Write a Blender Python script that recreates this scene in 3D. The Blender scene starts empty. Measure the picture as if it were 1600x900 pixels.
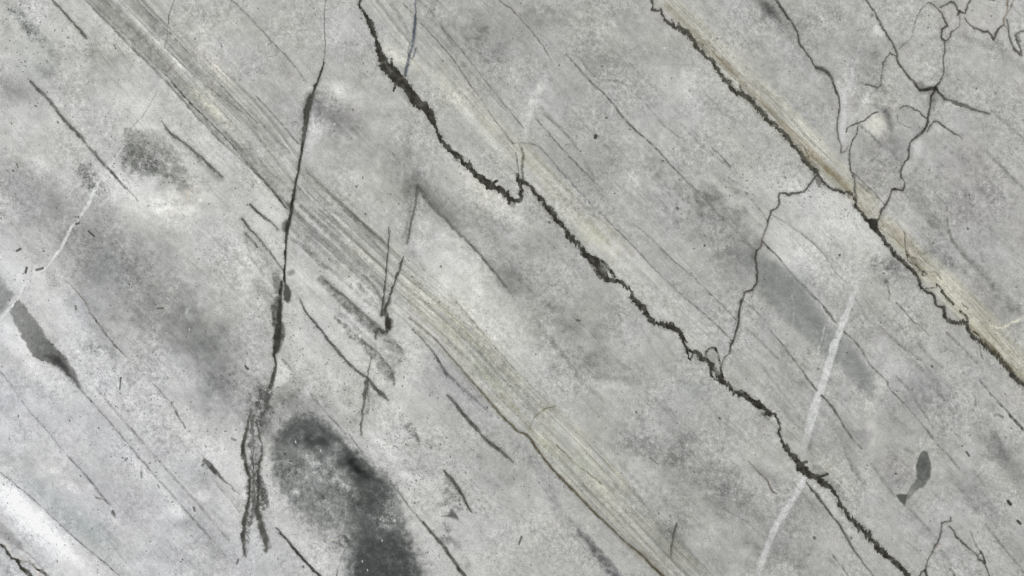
import bpy, math
import numpy as np

# ------------------------------------------------------------------ scene
sc = bpy.context.scene
sc.view_settings.view_transform = 'Standard'
sc.view_settings.look = 'None'
sc.view_settings.exposure = 0.0
sc.view_settings.gamma = 1.0
sc.render.engine = 'CYCLES'
sc.cycles.filter_width = 1.05

# one photograph pixel is one millimetre of stone; the slab lies flat, z up
def wx(px): return (px - 800.0) / 1000.0
def wy(py): return (450.0 - py) / 1000.0

cam_d = bpy.data.cameras.new('camera')
cam = bpy.data.objects.new('camera', cam_d)
sc.collection.objects.link(cam)
CAM_H = 2.4
cam.location = (0, 0, CAM_H)
cam.rotation_euler = (0, 0, 0)
cam_d.sensor_width = 36.0
cam_d.lens = 36.0 * CAM_H / 1.6
cam_d.clip_end = 100
sc.camera = cam

world = bpy.data.worlds.new('World')
sc.world = world
world.use_nodes = True
bg = world.node_tree.nodes['Background']
bg.inputs[0].default_value = (1.0, 0.995, 0.985, 1)
bg.inputs[1].default_value = 0.80

def area(name, loc, target, size, power, color):
    d = bpy.data.lights.new(name, 'AREA')
    d.shape = 'RECTANGLE'; d.size = size[0]; d.size_y = size[1]
    d.energy = power; d.color = color
    o = bpy.data.objects.new(name, d)
    sc.collection.objects.link(o)
    o.location = loc
    v = (target[0]-loc[0], target[1]-loc[1], target[2]-loc[2])
    import mathutils
    o.rotation_euler = mathutils.Vector(v).to_track_quat('-Z', 'Y').to_euler()
    return o
# a pale window light low on the left (it leaves the sheen in the lower left corner, helped by colour painted in)
area('window_light', (-2.25, -1.35, 2.1), (-0.9, -0.5, 0), (1.3, 0.9), 20.0, (0.93, 0.97, 1.0))
area('fill_light', (2.6, 2.2, 2.6), (0.2, 0.1, 0), (2.0, 2.0), 36.0, (1.0, 0.985, 0.95))  # added fill lamp that balances the diffuse light, no known source

# ------------------------------------------------------------------ grid
def axis(a, b, lo, hi, fine, coarse):
    left = np.arange(lo, a, coarse); mid = np.arange(a, b, fine); right = np.arange(b, hi + 0.1, coarse)
    return np.concatenate([left, mid, right])
XS = axis(-96.0, 1696.0, -800.0, 2400.0, 1.0, 8.0)
YS = axis(-58.0, 958.0, -450.0, 1350.0, 1.0, 8.0)
NX, NY = len(XS), len(YS)
X, Y = np.meshgrid(XS, YS)
X = X.astype(np.float32); Y = Y.astype(np.float32)

# ------------------------------------------------------------------ noise
def _tab(seed):
    r = np.random.RandomState(seed)
    p = r.permutation(512); p = np.concatenate([p, p])
    a = r.rand(512) * 2 * math.pi
    return p, np.cos(a).astype(np.float32), np.sin(a).astype(np.float32)
_T = {}
def pn(x, y, seed=0):
    if seed not in _T: _T[seed] = _tab(seed + 11)
    p, gx, gy = _T[seed]
    xf = np.floor(x); yf = np.floor(y)
    xi = xf.astype(np.int32) & 511; yi = yf.astype(np.int32) & 511
    fx = (x - xf).astype(np.float32); fy = (y - yf).astype(np.float32)
    u = fx*fx*fx*(fx*(fx*6-15)+10); v = fy*fy*fy*(fy*(fy*6-15)+10)
    x1 = (xi + 1) & 511; y1 = (yi + 1) & 511
    a = p[p[xi] + yi]; b = p[p[x1] + yi]; c = p[p[xi] + y1]; d = p[p[x1] + y1]
    na = gx[a]*fx + gy[a]*fy
    nb = gx[b]*(fx-1) + gy[b]*fy
    nc = gx[c]*fx + gy[c]*(fy-1)
    nd = gx[d]*(fx-1) + gy[d]*(fy-1)
    l = na + u*(nb-na); h = nc + u*(nd-nc)
    return (l + v*(h-l)) * 1.5
def fbm(x, y, seed=0, o=4, g=0.5):
    s = 0; a = 1.0; t = 0; f = 1.0
    for i in range(o):
        s = s + a * pn(x*f + 17.3*i, y*f + 9.1*i, seed + i)
        t += a; a *= g; f *= 2.03
    return s / t * 1.3
def sst(x):
    x = np.clip(x, 0, 1); return x*x*(3-2*x)

W1 = fbm(X/13, Y/13, 1, 4, 0.62); W2 = fbm(X/13, Y/13, 7, 4, 0.62)      # jitter of all outlines
FG = fbm(X/3.2, Y/3.2, 21, 2, 0.7)                                      # fine grain
MG = fbm(X/9, Y/9, 25, 3, 0.6)                                          # mottling
TH = fbm(X/3.0+Y/26, Y/22, 15, 2, .6)*1.5; TH2 = fbm(X/20, Y/4, 19, 2, .6)*1.5                 # comb-like teeth of the seams
TH *= np.clip(.55+1.6*fbm(X/45, Y/45, 16, 2), .05, 1.7)
LG = fbm(X/60, Y/60, 31, 4, 0.55)                                       # clouds
ang = math.radians(46.5)
WU = X*math.cos(ang) + Y*math.sin(ang)
WV = -X*math.sin(ang) + Y*math.cos(ang) + 9*fbm(X/170, Y/170, 41, 3) + (WU-700)**2*0.00002

C = np.zeros((NY, NX, 3), np.float32)           # what the stone looks like, sRGB 0..255
GL = np.zeros((NY, NX), np.float32)             # matt seams
SPK = np.zeros((NY, NX), np.float32)            # how densely dark specks sit
ID = np.zeros((NY, NX), np.int16)
PARTS = [None]

# ------------------------------------------------------------------ painting tools (the stone's own colour)
def win(x0, x1, y0, y1):
    i0 = max(0, np.searchsorted(XS, x0) - 1); i1 = min(NX, np.searchsorted(XS, x1) + 1)
    j0 = max(0, np.searchsorted(YS, y0) - 1); j1 = min(NY, np.searchsorted(YS, y1) + 1)
    return slice(j0, j1), slice(i0, i1)
def clip2(tj, ti, sj, si):
    return slice(max(tj.start, sj.start), min(tj.stop, sj.stop)), slice(max(ti.start, si.start), min(ti.stop, si.stop))
def pts(s):
    v = [float(t) for t in s.replace(',', ' ').split()]
    return np.array(v).reshape(-1, 2)
def cat(P, *vals, step=5.0):
    """Catmull-Rom through the points, values carried along."""
    n = len(P)
    A = np.concatenate([P] + [np.asarray(v, float).reshape(n, -1) for v in vals], 1)
    out = []
    for i in range(n-1):
        p0 = A[max(i-1, 0)]; p1 = A[i]; p2 = A[i+1]; p3 = A[min(i+2, n-1)]
        L = math.hypot(*(p2-p1)[:2]); k = max(1, int(L/step))
        for j in range(k):
            t = j/k
            q = 0.5*((2*p1)+(-p0+p2)*t+(2*p0-5*p1+4*p2-p3)*t*t+(-p0+3*p1-3*p2+p3)*t**3)
            q[2:] = p1[2:] + (p2-p1)[2:]*t
            out.append(q)
    out.append(A[-1])
    return np.array(out)
def new_part(name, label=None):
    PARTS.append((name, label)); return len(PARTS)-1
def spread(v, n):
    if np.isscalar(v): return np.full(n, float(v))
    v = np.asarray(v, float)
    if len(v) == n: return v
    return np.interp(np.linspace(0, 1, n), np.linspace(0, 1, len(v)), v)
DARK = (58, 58, 55)
def S(p, w=1.2, a=0.5, col=DARK, soft=None, rough=1.0, part=None, label=None, vary=0.35, taper=True, tex=0.0, gloss=0.0, pid=None, sp=0.0, teeth=0.0):
    P = pts(p); n = len(P)
    w = spread(w, n); a = spread(a, n)
    Q = cat(P, w, a)
    R = float(w.max()) + (soft or 2) * 2 + rough * 2.5 + 3
    sj, si = win(P[:,0].min()-R, P[:,0].max()+R, P[:,1].min()-R, P[:,1].max()+R)
    if sj.stop <= sj.start or si.stop <= si.start: return
    A = np.zeros((sj.stop-sj.start, si.stop-si.start), np.float32)
    K = np.zeros_like(A)
    for i in range(len(Q)-1):
        x0, y0, w0, a0 = Q[i]; x1, y1, w1, a1 = Q[i+1]
        tj, ti = clip2(*win(min(x0,x1)-R, max(x0,x1)+R, min(y0,y1)-R, max(y0,y1)+R), sj, si)
        if tj.stop <= tj.start or ti.stop <= ti.start: continue
        x = X[tj,ti] + rough*1.6*W1[tj,ti]; y = Y[tj,ti] + rough*1.6*W2[tj,ti]
        if teeth: y = y + teeth*TH[tj,ti]; x = x + .35*teeth*TH2[tj,ti]
        dx, dy = x1-x0, y1-y0; L2 = dx*dx+dy*dy+1e-6
        t = np.clip(((x-x0)*dx+(y-y0)*dy)/L2, 0, 1)
        d = np.hypot(x-x0-t*dx, y-y0-t*dy)
        ww = w0+(w1-w0)*t; aa = a0+(a1-a0)*t
        sf = (0.9+0.35*ww) if soft is None else soft
        al = aa*sst((ww*0.8+sf-d)/(sf*1.3))
        lj = slice(tj.start-sj.start, tj.stop-sj.start); li = slice(ti.start-si.start, ti.stop-si.start)
        A[lj,li] = np.maximum(A[lj,li], al)
        K[lj,li] = np.maximum(K[lj,li], (d < np.maximum(ww*1.15, 0.8)+0.5)*1.0)
    if vary >= .3: A = A*np.clip(.95+.75*LG[sj,si]+.9*MG[sj,si], .5, 1.25)
    if vary: A = A*np.clip(1-vary+vary*(1+2.2*W1[sj,si]+0.9*FG[sj,si]), 0.25, 1.25)
    if tex: A = A*np.clip(1-tex*(0.5+1.6*FG[sj,si]), 0, 1.1)
    A = np.clip(A, 0, 1)
    C[sj,si] += (np.array(col, np.float32)-C[sj,si])*A[...,None]
    GL[sj,si] = np.maximum(GL[sj,si], A*gloss)
    if sp: SPK[sj,si] += A*sp
    if part or pid:
        k = pid or new_part(part, label)
        ID[sj,si][K > 0.5] = k
        return k
def poly_mask(P, soft, rough):
    R = soft + rough*3 + 3
    sj, si = win(P[:,0].min()-R, P[:,0].max()+R, P[:,1].min()-R, P[:,1].max()+R)
    x = X[sj,si] + rough*1.6*W1[sj,si]; y = Y[sj,si] + rough*1.6*W2[sj,si]
    D = np.full(x.shape, 1e9, np.float32); IN = np.zeros(x.shape, bool)
    n = len(P)
    for i in range(n):
        x0, y0 = P[i]; x1, y1 = P[(i+1) % n]
        dx, dy = x1-x0, y1-y0
        t = np.clip(((x-x0)*dx+(y-y0)*dy)/(dx*dx+dy*dy+1e-6), 0, 1)
        D = np.minimum(D, np.hypot(x-x0-t*dx, y-y0-t*dy))
        if abs(dy) > 1e-6:
            c = ((y0 > y) != (y1 > y)) & (x < (x1-x0)*(y-y0)/dy+x0)
            IN ^= c
    sd = np.where(IN, -D, D)
    return sj, si, sst(0.5 - sd/(2*soft)), sd
def PG(p, a=0.3, col=DARK, soft=3.0, rough=1.0, part=None, label=None, tex=0.0, grad=None, pid=None, add=None, sp=0.0, edge=0.0, stream=0.0, smooth=True):
    P = pts(p)
    if smooth: P = cat(np.concatenate([P, P[:1]]), step=6)[:-1, :2]
    sj, si, m, sd = poly_mask(P, soft, rough)
    A = m*a
    if grad is not None:                       # (x0,y0,k0,x1,y1,k1) strength changes along a direction
        x0, y0, k0, x1, y1, k1 = grad
        t = np.clip(((X[sj,si]-x0)*(x1-x0)+(Y[sj,si]-y0)*(y1-y0))/((x1-x0)**2+(y1-y0)**2), 0, 1)
        A = A*(k0+(k1-k0)*t)
    if tex: A = A*np.clip(1-tex*(0.5+1.6*MG[sj,si]+0.8*FG[sj,si]), 0, 1.3)
    A = np.clip(A, 0, 1)
    if add is not None: C[sj,si] += np.array(add, np.float32)*A[...,None]
    else: C[sj,si] += (np.array(col, np.float32)-C[sj,si])*A[...,None]
    if sp: SPK[sj,si] += m*sp
    if part or pid:
        k = pid or new_part(part, label)
        ID[sj,si][sd < 0.3] = k
        return k
def E(cx, cy, rx, ry, rot=0, d=-10, tint=(0,0,0), tex=0.0, wob=0.25, p=1.0, sp=0.0):
    """soft cloud: shifts tone by d (and tint) inside a rotated ellipse"""
    R = max(rx, ry)*2.3
    sj, si = win(cx-R, cx+R, cy-R, cy+R)
    if sj.stop <= sj.start or si.stop <= si.start: return
    c, s = math.cos(math.radians(rot)), math.sin(math.radians(rot))
    x = X[sj,si]-cx; y = Y[sj,si]-cy
    u = (x*c+y*s)/rx; v = (-x*s+y*c)/ry
    r = u*u+v*v
    r = r*(1+wob*2*LG[sj,si]+wob*MG[sj,si])
    m = np.exp(-np.power(np.maximum(r,0), p))
    if tex: m = m*np.clip(1+tex*(2.2*MG[sj,si]+0.9*FG[sj,si]), 0, 2.2)
    C[sj,si] += m[...,None]*(np.array(tint, np.float32)*0.32+d*1.25)
    if sp: SPK[sj,si] += m*sp
def BAND(p, hw, side=0.0, part=None, label=None, fn=None, edge=4.0, rough=1.0):
    """run fn(s, d, m) on a ribbon: s along, d across, m mask"""
    P = pts(p); n = len(P); hw = spread(hw, n)
    Q = cat(P, hw, step=16)
    R = hw.max()*1.2+edge*2+6
    sj, si = win(P[:,0].min()-R, P[:,0].max()+R, P[:,1].min()-R, P[:,1].max()+R)
    sh = (sj.stop-sj.start, si.stop-si.start)
    D = np.full(sh, 1e9, np.float32); SS = np.zeros(sh, np.float32); SG = np.zeros(sh, np.float32); HW = np.ones(sh, np.float32)
    acc = 0.0
    for i in range(len(Q)-1):
        x0, y0, w0 = Q[i]; x1, y1, w1 = Q[i+1]
        L = math.hypot(x1-x0, y1-y0)
        tj, ti = clip2(*win(min(x0,x1)-R, max(x0,x1)+R, min(y0,y1)-R, max(y0,y1)+R), sj, si)
        if tj.stop > tj.start and ti.stop > ti.start:
            x = X[tj,ti]+rough*W1[tj,ti]; y = Y[tj,ti]+rough*W2[tj,ti]
            t = np.clip(((x-x0)*(x1-x0)+(y-y0)*(y1-y0))/(L*L+1e-6), 0, 1)
            ex = x-x0-t*(x1-x0); ey = y-y0-t*(y1-y0)
            d = np.hypot(ex, ey)
            sg = np.where(((x1-x0)*ey-(y1-y0)*ex) > 0, 1.0, -1.0)
            lj = slice(tj.start-sj.start, tj.stop-sj.start); li = slice(ti.start-si.start, ti.stop-si.start)
            b = d < D[lj,li]
            D[lj,li] = np.where(b, d, D[lj,li]); SS[lj,li] = np.where(b, acc+t*L, SS[lj,li])
            SG[lj,li] = np.where(b, sg, SG[lj,li]); HW[lj,li] = np.where(b, w0+(w1-w0)*t, HW[lj,li])
        acc += L
    m = sst((HW+edge*0.5-D)/edge)
    fn(sj, si, SS, D*SG, m, HW)
    if part:
        k = new_part(part, label)
        ID[sj,si][D < HW*0.96] = k
        return k

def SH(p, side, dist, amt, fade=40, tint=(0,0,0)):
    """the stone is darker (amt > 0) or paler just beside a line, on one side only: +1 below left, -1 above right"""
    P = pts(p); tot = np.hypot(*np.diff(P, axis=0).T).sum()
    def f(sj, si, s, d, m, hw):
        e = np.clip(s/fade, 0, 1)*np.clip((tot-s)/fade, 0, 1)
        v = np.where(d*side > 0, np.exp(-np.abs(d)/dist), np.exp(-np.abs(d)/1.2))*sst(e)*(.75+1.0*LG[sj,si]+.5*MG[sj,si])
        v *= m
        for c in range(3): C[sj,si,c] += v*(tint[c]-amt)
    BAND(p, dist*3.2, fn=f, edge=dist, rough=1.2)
def CL(cx, cy, rx, ry, rot, n, size, d, seed, tint=(0,0,0), el=1.6):
    """a loose cluster of small smudges"""
    r = np.random.RandomState(seed); c, s = math.cos(math.radians(rot)), math.sin(math.radians(rot))
    for _ in range(n):
        u, v = np.clip(r.randn(2)*.5, -1.1, 1.1); u *= rx; v *= ry
        z = size*(.5+r.rand())
        E(cx+u*c-v*s, cy+u*s+v*c, z*el*(.6+.6*r.rand()), z*.7, rot+r.randn()*35, d*(.4+.9*r.rand()), tint, wob=.45, tex=.3)
# ------------------------------------------------------------------ ground tone of the stone
tone = 174 + 8*LG + 3.5*fbm(X/26, Y/26, 51, 3) + 5.5*fbm(WU/260, WV/16, 55, 4, .6) + 2.0*fbm(WU/160, WV/4.5, 61, 2) + 2.2*MG
left = sst((1000 - X + 0.35*(Y-450))/900)
tone += 15*left
tone += 4.5*np.clip(fbm(X/7, Y/7, 65, 3, .7), -1, 1)*sst((X-500)/500)
xw = X + 30*fbm(X/60, Y/60, 161, 3); yw = Y + 30*fbm(X/60, Y/60, 165, 3)
tone += 7*fbm(xw/38, yw/38, 169, 5, .6) + 3*fbm(xw/14, yw/14, 173, 3, .7)
def ridge(f, lo, k, sd): return np.clip(1-np.abs(fbm(WU/260, WV/f, sd, 2, .5))*k, 0, 1)*np.clip(fbm(WU/120, WV/30, sd+4, 2)+lo, 0, 1)
tone -= 17*ridge(22, .3, 14, 181) + 11*ridge(13, .2, 10, 191) + 8*ridge(34, .3, 20, 211)
tone += 9*ridge(28, .1, 6, 201)
C[..., 0] = tone; C[..., 1] = tone + 0.3; C[..., 2] = tone - 2.6 + 3.8*sst((450-X)/500+ (Y-500)/500)  # bluer towards the lower left: sheen tint put into the colour
hue = fbm(X/110, Y/110, 71, 3)
C[..., 2] += 2.2*hue; C[..., 0] -= 0.6*hue
hue2 = np.clip(fbm(X/70, Y/70, 75, 3), 0, 1)
C[..., 0] += 1.0*hue2; C[..., 2] += 1.6*hue2
SPK += 0.25 + 0.45*left

# broad clouds --------------------------------------------------------------
E(235,470,210,62,40,-27,(-1,1,2),wob=.3); E(330,520,80,42,42,-12,(-2,0,1)); E(150,385,90,45,40,-14); E(355,600,60,30,45,-16)
E(40,300,90,26,40,-16,(-1,1,3)); E(20,140,45,16,30,-26,sp=.6); E(60,30,60,30,45,6,sp=1.2); E(55,80,46,40,40,-4,(-3,3,1),sp=2.2); E(75,115,22,22,40,-16,sp=1.6)
E(20,345,60,12,52,10); E(60,420,60,22,30,14); E(10,420,40,16,45,16); E(45,180,60,30,20,4)
E(215,170,60,26,35,13,sp=1.2); E(250,320,110,26,20,19); E(300,272,60,22,40,14); E(190,270,50,60,0,6,sp=1.6); E(380,390,22,60,10,10,sp=1.); E(330,240,40,20,40,10)
E(90,350,46,50,20,4); E(60,240,60,30,30,4); E(150,110,30,20,30,-7); E(160,90,40,20,40,-8)
E(330,45,30,40,30,-10,tex=.4); E(325,60,16,16,0,14,(3,3,-1),tex=.9); E(315,45,10,6,0,14,(4,3,-2)); E(355,35,26,14,20,12,(2,2,-3),tex=.7); E(390,120,34,22,45,-8)
E(430,90,40,60,0,-4); E(440,170,36,40,0,-4); E(530,28,16,30,-8,8,(2,0,3)); E(520,60,14,12,0,10,tex=.8); E(590,45,30,18,50,-2,(1,0,6))
E(530,138,13,13,0,22); E(540,148,40,10,20,10); E(520,178,36,20,25,-30,(2,0,5),wob=.4); E(540,200,30,14,20,-14); E(491,200,10,26,8,20); E(550,90,28,18,20,-8,(1,0,4)); E(575,50,26,14,20,9)
E(500,158,9,14,0,-14,tex=.6); E(640,262,28,34,-30,-13,wob=.3); E(605,235,50,30,30,-9); E(560,240,44,26,10,-8); E(690,330,26,34,-30,-16); E(760,350,46,22,40,-12)
E(620,300,28,16,0,-14); E(640,60,20,26,0,6); E(610,75,16,12,45,10,(6,5,-6)); E(640,95,14,9,30,12,(6,5,-8)); E(625,25,20,24,0,3,(2,2,-4))
E(735,275,66,16,42,16,(2,2,-4)); E(770,300,50,18,38,12,(3,2,-4)); E(720,435,60,55,45,15,(1,1,-2)); E(760,520,60,50,50,12,(1,1,-2)); E(830,610,60,40,45,10); E(670,350,20,16,0,10); E(690,470,30,20,45,12); 
for a,b in ((675,370),(688,382),(702,388),(718,400),(735,404),(745,392)): E(a,b,9,5,30,-13,(0,0,6))
E(645,395,18,12,0,-10,(0,0,4)); E(765,415,22,16,30,-13); E(790,440,20,22,30,-14); E(840,380,40,40,0,-5); E(805,335,26,12,0,8)
E(690,240,30,20,0,3); E(600,300,60,14,40,4); E(740,70,60,50,0,-9,tex=.5); E(790,60,46,50,0,-6,tex=.4); E(840,20,50,24,0,-4); E(940,60,40,20,0,8)
E(980,30,40,20,20,-8,(1,0,4)); E(930,95,40,26,40,-11); E(1000,80,60,30,20,-8); E(1060,130,50,30,30,8); E(1110,200,60,30,30,5); E(880,150,30,40,0,-4); E(1100,75,40,8,45,-4)
E(1180,165,30,60,-40,-6); E(1212,26,30,9,48,-26,(-2,-1,2),wob=.5,tex=.3); E(1200,10,26,9,48,-26,tex=.3); E(1180,0,26,6,40,-14); E(1240,170,70,20,45,-7); E(1290,50,60,60,0,-6,(-1,0,1)); E(1370,30,60,30,0,3)
E(1323,150,10,50,4,8,(2,0,4)); E(1316,175,6,40,0,8,(2,1,4)); E(1373,48,12,9,0,12); E(1352,160,6,30,10,9); E(1345,90,20,30,0,-8); E(1365,110,16,30,0,-9,tex=.5)
E(1440,120,26,30,0,7,(2,2,-1)); E(1530,25,40,22,0,8,(3,2,-3)); E(1520,110,50,60,0,-2,(1,0,3)); E(1590,120,20,40,0,4)
E(1367,196,16,17,0,28,(4,4,-8),wob=.1,p=1.6); E(1389,190,5,22,-15,-36,(0,0,8),wob=.1); E(1377,171,13,5,35,-28,(0,0,8),wob=.1); E(1428,195,20,14,0,-5,(0,-1,4)); E(1355,230,22,20,0,-4)
E(1370,260,44,40,0,-12,(1,0,2),tex=.9); E(1390,230,30,20,0,-8,(1,0,5)); E(1435,235,9,16,10,18); E(1415,265,8,16,10,12); E(1520,290,90,60,40,-8,(2,0,5),tex=.8); E(1480,190,50,24,30,5); E(1560,330,60,50,30,-4,(1,0,4),tex=.6)
E(1440,320,50,14,48,-22,tex=.3); E(1470,400,40,22,40,-10,tex=.8); E(1478,412,14,10,0,-18,tex=1.); E(1570,260,50,26,30,5); E(1510,350,26,20,0,5)
E(1290,340,70,46,0,18,(0,1,-1)); E(1360,380,40,30,30,16,(0,1,-1)); E(1240,285,30,16,0,6); E(1252,400,60,24,48,22); E(1390,440,60,18,45,3); E(1400,425,30,20,0,-18,(0,0,4),tex=.9); E(1375,415,20,12,0,-14,tex=.9)
E(1170,395,46,26,42,-18,(-4,0,3)); E(1155,420,30,36,10,-14,(-3,0,2)); E(1115,330,40,30,0,-5,tex=.8); E(1190,460,20,26,30,-10)
E(1040,300,70,50,40,-5,tex=1.8); E(985,275,14,14,0,18,tex=.8); E(990,295,26,20,0,10,tex=1.2); E(1060,340,50,40,0,-4,tex=1.6); E(1140,275,20,12,40,-14,tex=.8); E(1120,300,18,8,40,-12); E(1000,400,30,40,0,5)
E(950,240,40,30,45,-9); E(905,265,40,40,30,-6); E(900,480,60,36,30,-6,tex=.4); E(960,490,46,30,0,-4,tex=.4); E(835,455,40,30,45,-6); E(1015,555,50,20,40,6); E(870,430,40,30,0,3)
E(1080,620,60,30,40,-3,(-2,1,1)); E(1060,585,50,12,35,-9,(-2,0,1)); E(965,603,26,8,5,17); E(960,590,46,8,5,-12); E(880,560,22,14,0,-7,tex=.7); E(885,585,14,6,0,-9)
E(870,575,16,8,20,-10,tex=.5); E(932,560,7,10,0,-6); E(945,550,8,8,0,-4); E(980,573,12,5,0,-8); E(860,515,12,8,0,10); E(830,520,12,8,0,-14); E(838,540,10,5,0,-15)
for a,b,r in ((1045,672,10),(1063,692,9),(1030,665,8),(1082,684,9),(1066,705,6),(1052,655,7),(1010,680,12),(985,690,20),(912,645,6),(950,655,6),(1090,665,8)): E(a,b,r,r*.7,60,-7,(0,0,1),tex=.6)
E(1010,700,60,20,10,-14,(0,0,3),tex=.6); E(990,740,40,22,30,8); E(900,700,70,26,45,10,(1,1,-2)); E(1100,750,70,50,30,-8,tex=.8); E(1130,760,30,40,0,-8,tex=.8); E(1040,770,40,30,0,-4,tex=.8); E(1150,800,40,40,0,-6); E(1060,720,20,16,0,-8,tex=.8)
E(1140,850,60,40,30,6); E(1110,870,22,14,0,-10); E(1050,850,30,60,10,-10); E(1070,820,30,20,0,-8); E(960,780,30,20,40,6); E(1120,700,50,16,40,4); E(1170,740,30,8,45,8); E(1195,720,26,8,40,12)
# right, lower
E(1245,440,36,22,45,-16,(-4,0,2)); E(1360,640,9,50,-3,16,(5,4,0),p=1.5); E(1378,600,12,24,10,14,(3,2,-1)); E(1385,560,44,14,40,10); E(1330,490,60,20,45,-8); E(1350,500,40,12,60,6)
E(1450,600,60,26,45,-10,(1,0,5)); E(1400,670,40,20,50,-10,(1,0,5)); E(1530,470,44,26,45,-3,(2,1,3)); E(1480,570,70,14,45,6); E(1510,520,26,20,30,-4,(1,0,5)); E(1440,640,20,50,-40,-8)
E(1225,640,60,8,48,-9); E(1245,600,50,8,48,-7); E(1230,690,20,7,20,12); E(1195,650,26,10,40,12); E(1236,683,14,7,20,-20); E(1265,700,6,14,-10,-22); E(1255,745,12,16,0,14); E(1290,700,30,16,50,-6)
E(1265,785,26,10,40,-16,(0,0,3)); E(1240,800,30,30,0,-7); E(1225,860,60,40,0,-10,tex=.7); E(1290,860,30,40,-30,6); E(1200,745,26,8,30,-18); E(1280,870,50,40,0,-3); E(1315,810,60,10,52,12)
E(1575,725,60,14,50,-26,(-3,0,1),p=1.3); E(1560,690,30,8,60,-20,(-3,0,1)); E(1545,800,40,16,45,-13,(0,0,5)); E(1590,860,30,20,45,-14,(0,0,4)); E(1520,760,30,18,20,-9); E(1490,780,40,50,0,3); E(1330,760,80,30,45,3); E(1560,650,60,20,45,4); E(1395,735,26,34,-20,-13,(2,0,6),tex=.6); E(1430,810,40,10,50,-7,(0,0,4)); E(1355,745,10,26,-30,9); E(1330,700,10,30,-25,-10); E(1365,690,22,10,0,12,(3,3,-2)); E(1425,690,26,16,0,6)
# left, lower
E(60,560,60,22,38,13); E(20,520,50,24,40,14); E(110,500,70,12,50,17); E(150,480,30,12,50,-7); E(170,545,26,16,30,-14,(0,0,3),tex=1.0); E(145,542,16,9,0,-18,tex=.8); E(178,556,6,14,0,-14); E(120,470,26,14,30,-5,(0,0,4)); E(120,440,30,12,40,-10); E(190,440,60,10,40,8)
E(160,600,30,40,-40,8,sp=1.3); E(200,620,60,40,40,8,sp=1.5); E(260,570,70,20,40,8,tex=.6); E(320,470,30,20,0,5,tex=.8); E(300,680,60,30,40,7,sp=1.2); E(60,640,90,36,40,7,(-2,0,4)); E(40,690,60,30,30,3,(-1,0,4)); E(170,700,60,20,45,5,sp=.8)
E(90,790,110,18,42,-6,(-7,2,1)); E(150,830,60,20,42,-8,(-6,2,1)); E(175,690,70,20,45,-9,(0,0,5)); E(200,790,60,26,40,-8,(1,0,6)); E(215,730,60,14,45,13,sp=1.3); E(250,760,60,12,50,8,sp=1.2); E(85,735,10,7,0,20,(4,3,0)); E(110,760,20,8,20,12,(4,0,3),tex=.8)
E(35,800,60,18,43,26); E(100,860,70,20,43,22); E(10,770,30,20,40,8); E(30,780,70,10,42,6); E(275,800,16,10,30,18,(3,3,-3)); E(293,818,12,10,20,-28,tex=.3); E(320,830,40,20,40,-10,(0,0,4)); E(220,830,30,40,-30,4); E(340,870,30,14,30,-6); E(350,735,40,12,40,12); E(320,745,16,14,0,-14); E(318,775,12,9,0,14,(4,4,-2)); E(378,760,9,70,-8,10)
E(275,872,40,10,20,-10); E(230,885,30,16,0,4); E(380,890,30,14,0,-4); E(355,795,14,30,0,5); E(330,700,30,20,45,9)
# between the upright cracks
E(420,300,60,8,46,6); E(420,335,30,16,40,16); E(425,385,26,16,40,8,tex=.5); E(490,445,40,12,30,18); E(470,425,24,16,0,14,(2,2,0)); E(550,450,50,10,50,19); E(480,530,30,50,-30,8,sp=2.); E(510,590,50,40,30,10,sp=1.6); E(540,530,60,12,50,8,(2,1,1)); E(620,540,24,14,0,12,(3,3,0)); E(660,570,40,40,0,6,sp=1.); E(680,580,26,36,-30,-7,(0,0,5)); E(620,610,14,20,0,9); E(470,560,12,26,0,9); E(440,585,9,15,0,22,p=1.4); E(462,590,16,14,0,-10,sp=1.5); E(450,625,24,20,0,-16,sp=3.,tex=.5)
E(590,660,60,30,30,5,sp=1.5); E(620,720,60,40,40,7,sp=3.); E(640,735,26,20,0,-14,(0,0,3),tex=.8,sp=2.); E(700,720,60,30,40,-2,sp=1.5); E(665,760,40,14,50,9,sp=2.5); E(730,760,30,60,-30,4,sp=1.); E(690,870,60,30,30,4,sp=1.5); E(780,740,60,40,40,-8,(0,0,3),sp=1.); E(740,860,20,30,0,4,sp=.5); E(800,820,50,40,30,6,sp=.5); E(840,790,30,60,-45,8); E(565,640,14,30,0,-7,sp=2.); E(550,660,20,12,0,-12,tex=.7,sp=2); E(395,530,16,60,0,9,sp=1.); E(385,440,14,60,8,12); E(405,600,14,20,0,-4); E(880,850,20,30,-45,-5); E(440,740,60,60,0,0,sp=.8)
E(725,620,46,16,45,-4,(0,0,7)); E(760,640,40,12,45,4,(0,0,4)); E(455,640,36,30,0,-22,wob=.5,sp=1.2)

# ------------------------------------------------------------------ laminated bands
def lam(amp, tint, f1=5.0, f2=2.2, d0=0.0, grain=4.0, seed=81, calm=None):
    def f(sj, si, s, d, m, hw):
        q = 1.0 if calm is None else 1-(1-calm[2])*sst((s-calm[0])/(calm[1]-calm[0]))
        n = fbm(s/420+3*seed, d/(2.2*f1), seed+40, 2, .6)*1.2 + fbm(s/360+3*seed, d/f1, seed, 3, .65)*1.2 + 0.55*fbm(s/120, (d+1.2*W1[sj,si])/f2, seed+9, 2, .6)
        fl = 0.6 + 0.8*np.clip(fbm(s/60, d/16, seed+17, 2)+.3, 0, 1)
        v = d0 + 1.35*amp*q*n*fl + grain*FG[sj,si]
        warm = np.clip(0.55+fbm(s/60, d/14, seed+23, 2), 0, 1.4)
        for c in range(3): C[sj,si,c] += m*(v + tint[c]*warm*(0.22 + (0 if calm is None else 1.5*(1-q))))
    return f
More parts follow.
